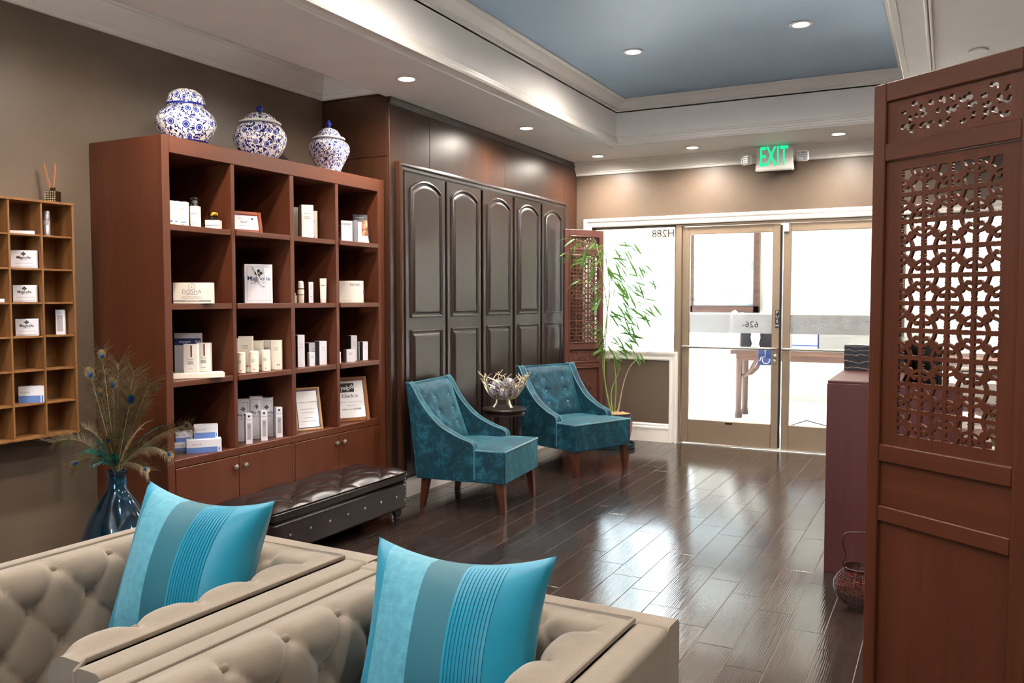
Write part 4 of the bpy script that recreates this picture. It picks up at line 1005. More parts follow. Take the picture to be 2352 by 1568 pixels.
for i in range(22):
    a = 2 * PI * i / 22 + random.uniform(-.08, .08); pts = []; tw = random.uniform(-.35, .35); H = random.uniform(.19, .255)
    for k in range(7):
        z = .075 + (H - .075) * k / 6; r = bowlr(z) * (1 + .02 * random.uniform(-1, 1)); aa = a + tw * k / 6; pts.append((r * math.cos(aa), r * math.sin(aa), z))
    bm_.tube(pts, [.0058 - .0004 * k for k in range(7)], 6)
    for k in (3, 4, 5, 6):
        b = Vector(pts[k]); aa = math.atan2(b.y, b.x) + random.choice((-1, 1)) * random.uniform(.18, .4); L = random.uniform(.03, .065)
        z = min(.285, b.z + L * random.uniform(.5, 1.0)); r = bowlr(z); bm_.tube([b, (r * math.cos(aa), r * math.sin(aa), z)], [.0046, .0036], 6)
bm_.tube([(.065 * math.cos(x * PI / 12), .065 * math.sin(x * PI / 12), .075) for x in range(24)], .005, 6, closed=True)
bm_.build('branches', 'champagne', bw)
for i in range(3):
    a = R(100 + 120 * i); MB().tube([(.058 * math.cos(a), .058 * math.sin(a), .078), (.062 * math.cos(a), .062 * math.sin(a), .04), (.085 * math.cos(a), .085 * math.sin(a), .006)], [.010, .011, .012], 8).build('foot', 'champagne', bw)
balls = [(-.07, -.055, .135), (.035, -.075, .13), (.085, .02, .14), (.02, .075, .135), (-.08, .04, .14), (.0, .0, .165), (-.025, -.085, .185), (.075, -.06, .2)]
bl = ['lowest front ball', 'ball near the right front of the bowl', 'ball at the right of the bowl', 'ball at the back of the bowl', 'ball at the left of the bowl', 'topmost central ball', 'ball resting high at the front', 'ball resting high at the right']
for (x, y, z), lab in zip(balls, bl):
    tag(MB().sphere((0, 0, 0), .046, 18, 12).build('decorative_ball', 'porc3', None, (stx + x * .9, sty + y * .9, .5665 + z)), 'blue and white porcelain ball, the ' + lab, 'ball', 'porcelain balls in the branch bowl')

# ================================================================== LEATHER BENCH
bn = thing('storage_bench', 'dark brown tufted leather storage bench with nailheads before the bookcase', 'bench', (-3.245, 3.84, 0))
hx, hy = .205, .60
MB().box((-hx, -hy, .095), (hx, hy, .262), .01).build('body', 'leather', bn)
def lidz(x, y):
    u = x / hx; v = y / hy; e = (1 - abs(u) ** 6) * (1 - abs(v) ** 14); z = .325 + .030 * e
    a = (y + .6) / .2; b = (x) / .1366
    s1 = abs(math.sin(PI * (a + b) / 2)); s2 = abs(math.sin(PI * (a - b) / 2)); z += .034 * ((s1 * s2 + 1e-6) ** .32 - .65) * e
    return z
N1, N2 = 40, 110
MB().grid(lambda a, b: ((a * 2 - 1) * (hx + .006), (b * 2 - 1) * (hy + .006), lidz((a * 2 - 1) * hx, (b * 2 - 1) * hy)), N1, N2).build('cushion_top', 'leather', bn, smooth=60)
m = MB(); q = .006
m.box((-hx - q, -hy - q, .268), (hx + q, hy + q, .3235), .012); m.build('lid', 'leather', bn)
for j in range(-2, 3):
    for i in (-1, 0, 1):
        yy = j * .2 + (.2 if i == 0 else 0) * .0; a = (yy + .6) / .2
        if (i + round(a)) % 2 == 0: MB().sphere((i * .1366, yy, lidz(i * .1366, yy) + .001), .010, 10, 6, (1, 1, .6)).build('button', 'leather', bn)
for j in range(7):
    y = -.48 + j * .16
    MB().sphere((hx + .001, y, .185), .008, 10, 6, (.6, 1, 1)).build('stud', 'pewter', bn)
for y in (.585, ):
    for z in (.112, .13, .150, .172, .20, .226, .246, .285, .31): MB().sphere((hx + (.006 if z > .27 else .0), y - (.012 if int(z * 1000) % 3 == 0 else 0), z), .0065, 8, 6, (.6, 1, 1)).build('nailhead', 'pewter', bn)
for y in (-.52, .54):
    for x in (-.15, .165): MB().lathe([(.018, 0), (.016, .012), (.024, .024), (.024, .036), (.018, .042), (.03, .06), (.034, .08), (.03, .097)], 16, (x, y, 0)).build('leg', 'closet', bn)

# ================================================================== BEIGE TUFTED ARMCHAIRS
def tuft(tt, ss, s0, dx, ds, A):
    if ss < s0: pf = abs(math.sin(PI * tt / dx)) ** .52
    else:
        u = tt / dx + (ss - s0) / (2 * ds); v = tt / dx - (ss - s0) / (2 * ds); pf = (abs(math.sin(PI * u)) * abs(math.sin(PI * v))) ** .26
    return A * pf
def tuftpad(L, H, zs, thick, rr, dx, ds, s0, sh):
    """returns fn(t in 0..L, s in 0..S) -> (along, inward, z) for a pad whose top starts at inward=0,z=H"""
    flat = thick - rr; S1 = flat; S2 = S1 + rr * PI / 2; S = S2 + (H - rr - zs)
    def fn(t, s):
        if s < S1: p = (s, H); n = (0, 1)
        elif s < S2: a = (s - S1) / rr; p = (flat + rr * math.sin(a), H - rr + rr * math.cos(a)); n = (math.sin(a), math.cos(a))
        else: p = (thick, H - rr - (s - S2)); n = (1, 0)
        e = min(1, s / .03) * min(1, t / .025) * min(1, (L - t) / .025)
        d = tuft(t + sh, s, s0, dx, ds, .020) * e * (.06 + .94 * min(1, s / s0) ** 2.2)
        k = round((s - s0) / ds)
        if s > s0 - ds * .5 and k >= 0:
            tc = round((t + sh) / dx - (k % 2) / 2) + (k % 2) / 2
            r2 = (t + sh - tc * dx) ** 2 + (s - s0 - k * ds) ** 2; d -= .010 * math.exp(-r2 / .0004) * e
        return (t, p[0] + n[0] * d, p[1] + n[1] * d)
    return fn, S
def settee(loc, rz, W, Dp, label):
    t = thing('tufted_armchair', label, 'armchair', loc, rz, 'beige tufted armchairs')     # local: opening toward -y, origin at floor centre
    H, zs, sh = .775, .40, .072; hw = W / 2; pth = .095
    def rprof(a, b, z0, z1, r=.016):
        return [(a, z0), (b, z0)] + [(b - r + r * math.cos(q * PI / 12), z1 - r + r * math.sin(q * PI / 12)) for q in range(7)] + [(a + r - r * math.sin(q * PI / 12), z1 - r + r * math.cos(q * PI / 12)) for q in range(7)]
    for x0, x1, nm in ((-hw, -hw + sh, 'arm'), (hw - sh, hw, 'arm')):
        MB().prism(rprof(x0, x1, .10, H), lambda a, b: (a, -Dp / 2, b), lambda a, b: (a, Dp / 2 - sh - .0005, b)).build(nm, 'linen', t)
    MB().prism(rprof(Dp / 2 - sh, Dp / 2, .10, H), lambda a, b: (-hw, a, b), lambda a, b: (hw, a, b)).build('backrest', 'linen', t)
    MB().box((-hw + sh + .0005, -Dp / 2 + .01, .10), (hw - sh - .0005, Dp / 2 - sh - .0005, .30), .008).build('seat_base', 'linen', t)
    Li = Dp - sh - .01; inner = hw - sh
    fn, S = tuftpad(Li, H + .004, zs, pth, .05, .150, .088, .075, .06)
    nt, ns = 96, 64
    for s in (-1, 1):
        def g(a, b, s=s): q = fn(a * Li, b * S); return (s * (inner - q[1]), Dp / 2 - sh - q[0], q[2])
        pd = MB().grid(g, nt, ns).build('arm_pad', 'linen', t, smooth=60)
        # front end of the pad
        edge = [g(1, b / 24) for b in range(25)]
        fc = MB().add(edge + [(s * inner, -Dp / 2 + .01, zs), (s * inner, -Dp / 2 + .01, H)], [tuple(range(27))]); fc.build('arm_pad_end', 'linen', t, smooth=0)
        for k in range(4):
            for j in range(0, 7):
                tt = (j + (k % 2) / 2) * .150 - .06; ss = .075 + k * .088
                if .05 < tt < Li - .05 and ss < S - .03:
                    q = fn(tt, ss); nx = 1 if ss > .10 else .7
                    MB().sphere((s * (inner - q[1] - .004), Dp / 2 - sh - q[0], q[2] + (.003 if ss < .1 else 0)), .0125, 10, 8, (.6, 1, 1)).build('button', 'linen', pd)
    Lb = 2 * inner; fb, Sb = tuftpad(Lb, H + .004, zs, pth, .05, .150, .088, .075, .15 - (Lb / 2) % .15)
    pb = MB().grid(lambda a, b: (lambda q: (-inner + q[0], Dp / 2 - sh - q[1], q[2]))(fb(a * Lb, b * Sb)), nt, ns).build('back_pad', 'linen', t, smooth=60)
    zz = H + .004
    MB().tube([(-inner, -Dp / 2 + .004, .31), (-inner, -Dp / 2 + .004, zz - .012), (-inner, -Dp / 2 + .02, zz), (-inner, Dp / 2 - sh, zz), (inner, Dp / 2 - sh, zz), (inner, -Dp / 2 + .02, zz), (inner, -Dp / 2 + .004, zz - .012), (inner, -Dp / 2 + .004, .31)], .0062, 8).build('piping', 'linen', t)
    cwid = inner - .085
    def sc(a, b):
        x = a * 2 - 1; y = b * 2 - 1; e = (1 - abs(x) ** 8) * (1 - abs(y) ** 8); return (x * cwid, -.045 + y * (Dp / 2 - .06), .445 + .022 * e ** .5 * (1 - .4 * (x * x + y * y) / 2))
    MB().grid(sc, 30, 30).build('seat_cushion_top', 'linen', t, smooth=60)
    MB().box((-cwid, -Dp / 2 + .015, .3005), (cwid, Dp / 2 - .105, .446), .012).build('seat_cushion', 'linen', t)
    MB().tube([(-cwid, -Dp / 2 + .015, .446), (cwid, -Dp / 2 + .015, .446)], .006, 8).build('piping', 'linen', t)
    for sx in (-1, 1):
        for sy in (-1, 1): MB().lathe([(.018, 0), (.03, .10)], 12, (sx * (hw - .06), sy * (Dp / 2 - .06), 0)).build('leg', 'leg', t)
    return t
settee((-1.660, 1.345, 0), R(-2), .79, .785, 'beige tufted armchair in the left foreground holding a striped cushion')
settee((-.872, 1.278, 0), R(-2), .775, .785, 'beige tufted armchair at the bottom centre holding a striped cushion')

# ------------------------------------------------------------------ striped cushions
def cushion(loc, rot, label, a=.200):
    t = thing('striped_cushion', label, 'cushion', loc, group='turquoise striped cushions', rot=rot)
    def srf(u, v, side, pleat=False):
        x, y = u * 2 - 1, v * 2 - 1
        px = x * (1 - .13 * (1 - y * y)); py = y * (1 - (.17 if y > 0 else .08) * (1 - x * x))
        th = .095 * ((1 - x * x) * (1 - y * y) + 1e-9) ** .42
        if pleat:
            f = ((u - .585) / .22 * 11) % 1.0; th += .0028 * f * (1 - abs(y) ** 6)
        return (px * a, -side * th, py * a)
    bands = [('plain_edge', 0, .11, 'turq', 8), ('shimmer_panel', .11, .375, 'shimmer', 20), ('dark_band', .375, .585, 'teal2', 14), ('pleated_band', .585, .805, 'turq', 110), ('plain_panel', .805, 1.0, 'turq', 14)]
    for nm, u0, u1, mt, n in bands:
        MB().grid(lambda p, q: srf(u0 + (u1 - u0) * p, q, 1, nm == 'pleated_band'), n, 36).build(nm, mt, t, smooth=70 if nm != 'pleated_band' else 40)
    MB().grid(lambda p, q: srf(p, q, -1), 36, 36).build('back_cover', 'turq', t, smooth=70)
    return t
cushion((-1.625, 1.440, .757), (R(-20), R(2), R(4)), 'turquoise striped cushion in the left tufted armchair')
cushion((-.850, 1.385, .735), (R(-20), R(-1), R(4)), 'turquoise striped cushion in the front tufted armchair')

# ================================================================== VASE AND FEATHERS
VX, VY = -3.37, 2.585
vs = thing('floor_vase', 'dark blue glazed teardrop floor vase behind the tufted armchair', 'vase', (VX, VY, 0))
MB().lathe([(.09, 0), (.10, .005), (.16, .06), (.192, .14), (.188, .22), (.165, .32), (.125, .42), (.078, .50), (.044, .555), (.040, .60), (.041, .625), (.047, .632), (.049, .637), (.044, .64), (.034, .635), (.034, .56), (.0, .55)], 48).build('body', 'vase', vs)
DV = depth((VX, VY, .6))
def feather(tip, dd, curl, size, lab, eye=True, mat='barb', loose=1.0, seed=0):
    rnd = random.Random(seed); base = Vector((VX + rnd.uniform(-.016, .016), VY + rnd.uniform(-.016, .016), .58))
    end = atd(tip[0], tip[1], DV + dd); mid0 = Vector((VX + (end.x - VX) * .08, VY + (end.y - VY) * .08, .66))
    dirv = end - mid0; ctl = mid0 + dirv * .5 + Vector((0, 0, curl)); P = []
    P.append(base)
    for i in range(15):
        s = i / 14; P.append(mid0 * (1 - s) ** 2 + ctl * 2 * s * (1 - s) + end * s * s)
    t = thing('peacock_feather' if eye else 'green_feather', lab, 'feather', base, group='peacock feathers in the vase' if eye else 'green feathers in the vase')
    L = [p - base for p in P]
    MB().tube(L, [.0016 - .0009 * i / 15 for i in range(16)], 5).build('shaft', 'ps' if eye else mat, t)
    # barbs
    view = (_C - end).normalized(); m = MB(); n = 270 if eye else 70
    ln = [0]
    for i in range(1, 16): ln.append(ln[-1] + (L[i] - L[i - 1]).length)
    tot = ln[-1]
    def pos(s):
        s *= tot; i = 1
        while i < 15 and ln[i] < s: i += 1
        k = (s - ln[i - 1]) / max(1e-6, ln[i] - ln[i - 1]); return L[i - 1].lerp(L[i], k), (L[i] - L[i - 1]).normalized()
    for k in range(n):
        s = (.22 if eye else .3) + (.78 if eye else .7) * (k / n); p, tg = pos(min(1, s)); sd = view.cross(tg).normalized() * (1 if k % 2 else -1)
        f = max(0, s - .22) / .78 if eye else (s - .3) / .7
        bl_ = size * ((.25 + .95 * f) if eye else (.5 * math.sin(PI * min(1, f * .9 + .1)) + .05)) * rnd.uniform(.45, 1.25) * loose
        fl = .5 + 1.0 * f if eye else 1.2
        d = (sd + tg * fl + sd * rnd.uniform(-.35, .5) + view * rnd.uniform(-.5, .5)).normalized(); d2 = (d + tg * rnd.uniform(-.2, .7) + sd * rnd.uniform(-.1, .6) + Vector((0, 0, -.3)) + view * rnd.uniform(-.4, .4)).normalized()
        q1 = p + d * bl_ * .55; q2 = q1 + d2 * bl_ * .45; w = view.cross(d).normalized() * (.0008 if eye else .003)
        m.add([p - w, p + w, q1 + w * .9, q1 - w * .9, q2], [(0, 1, 2, 3), (3, 2, 4)])
    m.build('barbs', mat, t, smooth=0, fix=False)
    if eye and seed in (0, 1, 2, 3, 4, 5, 6, 7, 8, 10, 14):
        p, tg = pos(.955); sd = view.cross(tg).normalized()
        for rr, off, mt in ((.027, .0015, 'eye1'), (.0150, .003, 'eye2'), (.0095, .0045, 'eye3')):
            c = p + view * off - tg * (.006 if mt != 'eye1' else 0); vv = [c + view * .002] + [c + (sd * math.cos(a) * .72 + tg * math.sin(a)) * rr * size / .07 for a in [2 * PI * j / 14 for j in range(14)]]
            MB().add(vv, [(0, 1 + j, 1 + (j + 1) % 14) for j in range(14)]).build('eye_spot', mt, t, smooth=0)
    return t
FT = [((232, 800), 0, .02, .065, 'tallest upright peacock feather against the bookcase side'), ((202, 845), .0, .03, .08, 'peacock feather leaning left below the tallest one'), ((303, 905), -.08, .02, .12, 'large golden peacock feather with a wide open eye in the middle'), ((228, 895), .02, .02, .07, 'short peacock feather close left of the middle'),
      ((247, 1005), -.1, .01, .06, 'low front peacock feather just above the vase mouth'), ((334, 1030), -.06, .06, .055, 'short peacock feather curving right of the vase mouth'), ((398, 1050), -.2, .13, .06, 'peacock feather drooping right before the cabinet doors'), ((340, 1082), -.1, .05, .055, 'lowest right peacock feather hanging at the vase rim'),
      ((165, 1070), -.06, .08, .07, 'lowest left peacock feather hanging over the vase rim'), ((120, 1018), .0, .12, .075, 'peacock feather sweeping far left below the cubby shelf'), ((440, 975), -.3, .08, .06, 'peacock feather reaching far right over the bottom shelf'), ((195, 985), .05, .08, .06, 'peacock feather curving left under the cubby shelf'),
      ((272, 835), .04, .02, .09, 'upright peacock feather at the back right of the tallest'), ((308, 852), .03, .03, .09, 'dark peacock feather behind the golden one'), ((258, 870), .02, .02, .08, 'peacock feather standing in the centre of the bunch'), ((345, 880), -.02, .03, .08, 'peacock feather leaning right above the golden one'), ((285, 945), -.05, .02, .08, 'inner peacock feather low in the centre of the bunch')]
for i, (tp, dd, cv, sz, lab) in enumerate(FT): feather(tp, dd, cv, sz, lab, seed=i)
for i, (tp, cv, lab) in enumerate((((185, 1042), .07, 'green plume curling left out of the vase'), ((205, 1075), .05, 'lowest dark green plume over the vase rim'), ((215, 1010), .05, 'short green plume rising left of the vase mouth'), ((262, 1040), .02, 'dark green plume standing in the vase mouth'))): feather(tp, -.08, cv, .05, lab, False, 'barbg', seed=50 + i)
for i, (tp, cv, lab) in enumerate((((390, 975), .09, 'thin shimmering green stem arching right'), ((352, 965), .10, 'pale bare stem arching right of the bunch'), ((330, 985), .09, 'second pale bare stem arching right'))): feather(tp, -.12, cv, .012, lab, False, 'barbg' if i == 0 else 'ps', seed=70 + i)

# ================================================================== CARVED SCREENS
def fretmesh(w, h, field, step, thick):
    """solid sheet of w x h cut out where field(x, z) < 0 (marching squares), extruded along y"""
    nx, nz = max(2, round(w / step)), max(2, round(h / step)); X = np.linspace(0, w, nx + 1); Z = np.linspace(0, h, nz + 1)
    F = field(*np.meshgrid(X, Z, indexing='ij')); F = np.where(np.abs(F) < 1e-5, 1e-5, F)
    V = []; ix = {}; faces = []; bord = []
    def corner(i, j):
        k = ('c', i, j)
        if k not in ix: ix[k] = len(V); V.append((X[i], Z[j]))
        return ix[k]
    def cut(i, j, i2, j2):
        k = ('e',) + ((i, j, i2, j2) if (i, j) < (i2, j2) else (i2, j2, i, j))
        if k not in ix:
            a, b = F[i, j], F[i2, j2]; t = a / (a - b); ix[k] = len(V); V.append((X[i] + (X[i2] - X[i]) * t, Z[j] + (Z[j2] - Z[j]) * t))
        return ix[k]
    for i in range(nx):
        for j in range(nz):
            cs_ = [(i, j), (i + 1, j), (i + 1, j + 1), (i, j + 1)]; po = []; cuts = []
            for q in range(4):
                a, b = cs_[q], cs_[(q + 1) % 4]
                if F[a] > 0: po.append(corner(*a))
                if (F[a] > 0) != (F[b] > 0): c = cut(*a, *b); po.append(c); cuts.append((c, F[a] > 0))
            if len(po) >= 3:
                faces.append(tuple(po))
                if len(cuts) == 2: o = [c for c, s in cuts if s][0]; e = [c for c, s in cuts if not s][0]; bord.append((o, e))
                elif len(cuts) == 4:
                    cc = [c for c, s in cuts]; 
                    for q in range(4):
                        if cuts[q][1]: bord.append((cc[q], cc[(q + 1) % 4]))
    n = len(V); m = MB()
    m.add([(x, 0, z) for x, z in V] + [(x, thick, z) for x, z in V], faces + [tuple(n + i for i in f[::-1]) for f in faces] + [(a, a + n, b + n, b) for a, b in bord])
    return m
def quatrefoil(p, k=1.0, mx=0.0, mz=0.0, w=1.0, h=1.0, ph=0):
    def fn(x, z):
        a, b = (x - mx) / p, (z - mz) / p
        dx, dz = a - np.round(a), b - np.round(b); par = (np.round(a) + np.round(b) + ph) % 2
        odd = par > .5; adx, adz = np.abs(dx), np.abs(dz)
        saw = lambda t: np.where((t > .16) & (t < .44), .045 * (1 - ((t - .16) / .093) % 1.0), 0)
        s = np.maximum(.066 * k + saw(adz) * np.where(odd, 1, .8) - adx, .066 * k + saw(adx) * np.where(odd, 1, .8) - adz)
        fa, fb = np.floor(a), np.floor(b)
        for ox in (-1, 0, 1, 2):
            for oz in (-1, 0, 1, 2):
                ca, cb_ = fa + ox, fb + oz; ev = ((ca + cb_ + ph) % 2) < .5
                ax, az = np.abs(a - ca), np.abs(b - cb_); r = np.hypot(ax, az)
                q = np.maximum(.064 * k - np.abs(r - .545), .105 * k - np.hypot(ax - .225, az - .275))
                q = np.maximum(q, np.minimum(.055 * k - np.abs(ax - az - 0.0) * .7, np.minimum(r - .30, .60 - r)))
                q = np.maximum(q, .04 * k - np.hypot(ax - .13, az - .33)); q = np.maximum(q, np.minimum(.09 * k - np.abs(az) , np.minimum(ax - .10, .22 - ax)))
                s = np.where(ev, np.maximum(s, q), s)
        s = np.maximum(s, .17 * k - np.hypot(a - fa - .5, b - fb - .5))
        di = .215 * k - (adx + adz) * .8; dots = np.hypot(adx - .115, adz - .115) - .045
        s = np.minimum(np.maximum(s, di), dots)
        edge = np.maximum(np.maximum(mx - x, x - (w - mx)), np.maximum(mz - z, z - (h - mz))) / p
        return np.maximum(s, edge)
    return fn
def scrolls(w, h, mx, mz, seed):
    rnd = random.Random(seed); arcs = []
    n = max(4, int((w - 2 * mx) / .032)); 
    for i in range(n):
        x = mx + (w - 2 * mx) * (i + .5) / n
        for j in range(3):
            z = mz + (h - 2 * mz) * (j + .5) / 3 + rnd.uniform(-.004, .004); arcs.append((x + rnd.uniform(-.006, .006) + (.011 if j % 2 else 0), z, rnd.uniform(.007, .013), rnd.uniform(0, 6.28), rnd.uniform(1.4, 3.0), rnd.uniform(.0050, .0080)))
    def fn(x, z):
        s = np.full_like(x, .01)
        for cx, cz, r, a0, sp, th in arcs:
            an = (np.arctan2(z - cz, x - cx) - a0) % (2 * PI); d = np.hypot(x - cx, z - cz); t = np.clip(an / sp, 0, 1)
            inside = np.abs(d - r) - th * (.35 + .9 * t) ; inside = np.where(an < sp, inside, np.hypot(x - cx - r * math.cos(a0 + sp), z - cz - r * math.sin(a0 + sp)) - th * 1.25)
            s = np.minimum(s, inside)
        e = np.minimum(np.minimum(x - mx * .8, w - mx * .8 - x), np.minimum(z - mz * .7, h - mz * .7 - z))
        return np.where(e < 0, np.maximum(s, .004), s)
    return fn
# --- tall plain screen in the right foreground
sr = thing('fretwork_screen', 'tall reddish brown fretwork screen panel in the right foreground', 'screen', (-.232, 3.04, 0), R(-35.9))
SWd, ST = .55, .036
MB().box((0, 0, 0), (.047, ST, 2.117), .003).build('stile', 'screen', sr); MB().box((SWd - .055, 0, 0), (SWd, ST, 2.117), .003).build('stile', 'screen', sr)
for z0, z1 in ((2.056, 2.117), (1.865, 1.921), (.888, .945), (.690, .741), (.06, .14)):
    MB().box((.0471, .001, z0), (SWd - .0551, ST - .001, z1), .003).build('rail', 'screen_h', sr)
pw_ = SWd - .1022
o = fretmesh(pw_, .917, quatrefoil(.0862, .86, .052, .030, pw_, .917, 1), .0030, .011).build('lattice_panel', 'screen', sr, smooth=30); o.location = (.0471, .012, .9463)
o = fretmesh(pw_, .133, scrolls(pw_, .133, .045, .018, 5), .0020, .014).build('scroll_panel', 'screen', sr, smooth=30); o.location = (.0471, .012, 1.922)
MB().box((.0471, .014, .742), (SWd - .0551, .026, .887)).build('board', 'screen_h', sr, smooth=0); MB().box((.0471, .014, .141), (SWd - .0551, .026, .689)).build('board', 'screen', sr, smooth=0)
# --- carved screen beside the closet
sl = thing('carved_screen', 'carved rosewood screen panel standing beside the closet behind the bamboo', 'screen', (-3.335, 7.60, 0), R(58.3))
LW = .475; ST = .035
for a, b in ((0, .05), (LW - .05, LW)): MB().box((a, 0, 0), (b, ST, 2.105), .004).build('stile', 'screen2', sl)
for z0, z1 in ((2.045, 2.105), (1.86, 1.905), (.935, .985), (.745, .79), (.10, .20)): MB().box((.0501, .001, z0), (LW - .0501, ST - .001, z1), .004).build('rail', 'screen2', sl)
iw_ = LW - .1004
for z0, z1 in ((1.905, 2.045), (.985, 1.86), (.79, .935), (.20, .745)):      # stepped beads inside each opening
    hh = z1 - z0; m = MB()
    for q in ((.0502, .0502 + .012, z0, z1), (LW - .0622, LW - .0502, z0, z1), (.0622, LW - .0622, z0, z0 + .012), (.0622, LW - .0622, z1 - .012, z1)): m.box((q[0], -.006, q[2]), (q[1], .012, q[3]), .003)
    m.build('bead', 'screen2', sl)
o = fretmesh(iw_, .8746, quatrefoil(.074, .62, .022, .0, iw_, .8746, 0), .0034, .012).build('lattice_panel', 'screen2', sl, smooth=30); o.location = (.0502, .014, .9852)
o = fretmesh(iw_, .1396, scrolls(iw_, .1396, .02, .016, 8), .0026, .012).build('scroll_panel', 'screen2', sl, smooth=30); o.location = (.0502, .014, 1.9052)
for z0, z1 in ((.7902, .9348), (.2002, .7448)): MB().box((.0502, .014, z0), (LW - .0502, .026, z1)).build('board', 'screen2', sl, smooth=0)
rnd = random.Random(21); cv_ = MB()
for i in range(26):      # carved foliage in the small panel
    x, z = rnd.uniform(.09, LW - .09), rnd.uniform(.822, .905); a = rnd.uniform(0, 6.28)
    cv_.tube([(x, .012, z), (x + .014 * math.cos(a), .008, z + .014 * math.sin(a)), (x + .026 * math.cos(a + .6), .012, z + .022 * math.sin(a + .6))], [.004, .006, .002], 6)
cv_.build('carved_foliage', 'screen2', sl)
cv_ = MB()
def branch(x, z, a, L, r, lv):
    x2, z2 = x + L * math.cos(a), z + L * math.sin(a); cv_.tube([(x, .012, z), ((x + x2) / 2 + .006, .009, (z + z2) / 2), (x2, .012, z2)], [r, r * .9, r * .6], 6)
    if lv:
        for da in (-.7, .15, .75): branch(x2, z2, a + da + rnd.uniform(-.2, .2), L * .62, r * .7, lv - 1)
    else: cv_.sphere((x2, .010, z2), .009, 6, 4, (1, .5, 1))
branch(.16, .28, 1.3, .15, .009, 3)
cv_.build('carved_branch', 'screen2', sl)

# ================================================================== BAMBOO
PB = onz(1412, 1026, 0); PB = Vector((PB.x, PB.y, 0)); DB = depth(PB)
bb = thing('potted_bamboo', 'tall potted bamboo with drooping green leaves by the sidelight', 'plant', PB)
MB().lathe([(.17, 0), (.19, .004), (.195, .045), (.185, .045), (.175, .02), (0, .018)], 36).build('saucer', 'saucer', bb)
pt = MB().lathe([(.11, .02), (.125, .025), (.15, .10), (.165, .18), (.168, .24), (.155, .285), (.160, .31), (.172, .325), (.172, .335), (.158, .335), (.152, .31), (0, .30)], 40).build('pot', 'potglaze', bb)
so = MB().grid(lambda a, b: (lambda r, t: (r * math.cos(t), r * math.sin(t), .318 + .012 * math.sin(9 * t) * math.sin(40 * r) + .02 * (1 - r / .153)))(.153 * b, 2 * PI * a), 40, 8).build('wood_chips', 'soil', bb)
rnd = random.Random(4)
def bp_(u, v, dd=0.0): return atd(u, v, DB + dd) - PB
leafme = MB()
lw = []
for i in range(6):
    s = i / 5; w = .0092 * math.sin(PI * min(1, .08 + s * .92)) ** .7 if i < 5 else .0; lw.append((s * .145, w, -.018 * s * s))
for x, w, z in lw: pass
vs_ = []; fs_ = []
for i, (x, w, z) in enumerate(lw): vs_ += [(x, -w, z + .12 * w), (x, 0, z - .12 * w), (x, w, z + .12 * w)]
for i in range(5):
    for k in (0, 1): fs_.append((i * 3 + k, (i + 1) * 3 + k, (i + 1) * 3 + k + 1, i * 3 + k + 1))
LEAF = MB().add(vs_, fs_).mesh('leaf', 60); LEAF.materials.append(MT['leaf'])
canes = [[(1402, 955), (1393, 900), (1388, 850), (1390, 790), (1395, 720), (1388, 660), (1378, 600), (1370, 560)], [(1398, 955), (1390, 880), (1384, 820), (1392, 740), (1400, 660), (1392, 590), (1400, 552)], [(1410, 950), (1415, 890), (1411, 830), (1404, 780), (1402, 730)], [(1405, 952), (1404, 900), (1422, 850), (1424, 820)], [(1424, 950), (1430, 890), (1444, 848), (1462, 826), (1500, 802)], [(1418, 952), (1424, 920), (1426, 905)]]
stems = []
for i, c in enumerate(canes):
    pts = [bp_(u, v, rnd.uniform(-.05, .05) if j else 0) for j, (u, v) in enumerate(c)]; pts[0].x *= .6; pts[0].y *= .6; pts[0].z = .31
    cv = smooth_curve(pts, 5); r0 = .0075 if i < 2 else .0055; stems.append(MB().tube(cv, [r0 * (1 - .6 * j / len(cv)) * (1.18 if j % 6 == 0 else 1) for j in range(len(cv))], 7).build('cane', 'cane' if i not in (4, 5) else 'twig', bb))
clus = [(1312, 545, 5), (1300, 580, 4), (1345, 575, 6), (1360, 545, 4), (1385, 560, 5), (1412, 572, 5), (1432, 550, 5), (1420, 592, 4), (1445, 598, 4), (1468, 612, 4), (1482, 608, 3), (1425, 632, 5), (1440, 648, 6), (1325, 640, 3), (1380, 640, 4), (1372, 668, 5), (1446, 676, 4), (1488, 682, 4), (1452, 702, 5), (1402, 712, 4), (1440, 728, 5), (1462, 738, 4), (1432, 752, 5), (1384, 752, 5), (1408, 768, 6), (1452, 772, 5), (1372, 735, 4), (1390, 785, 5), (1420, 790, 4), (1412, 818, 4), (1470, 812, 2), (1350, 600, 4), (1396, 612, 4), (1418, 700, 3), (1456, 560, 5), (1475, 640, 5), (1498, 640, 4), (1466, 660, 5), (1432, 612, 5), (1480, 720, 5), (1500, 700, 4), (1470, 760, 5), (1410, 640, 5), (1446, 790, 4)]
for (u, v, n) in clus:
    tip = bp_(u, v, rnd.uniform(-.28, .06)); 
    sx = 1390 + rnd.uniform(-6, 10); root = bp_(sx, min(v + 45, 830), 0)
    tw = MB().tube([root, (root + tip) / 2 + Vector((0, 0, .03)), tip], [.0026, .0018, .0012], 5).build('twig', 'cane', bb)
    side = 1 if u > 1390 else -1
    for k in range(n + 1):
        o = link('leaf', LEAF, tw); o.location = tip - (tip - root) * (.09 * k)
        yaw = (0 if side > 0 else PI) + YAW + rnd.uniform(-1.0, 1.0); sc_ = rnd.uniform(.75, 1.35)
        o.rotation_euler = (rnd.uniform(-.9, .9) - .5, rnd.uniform(.05, 1.15), yaw); o.scale = (sc_, sc_, sc_)

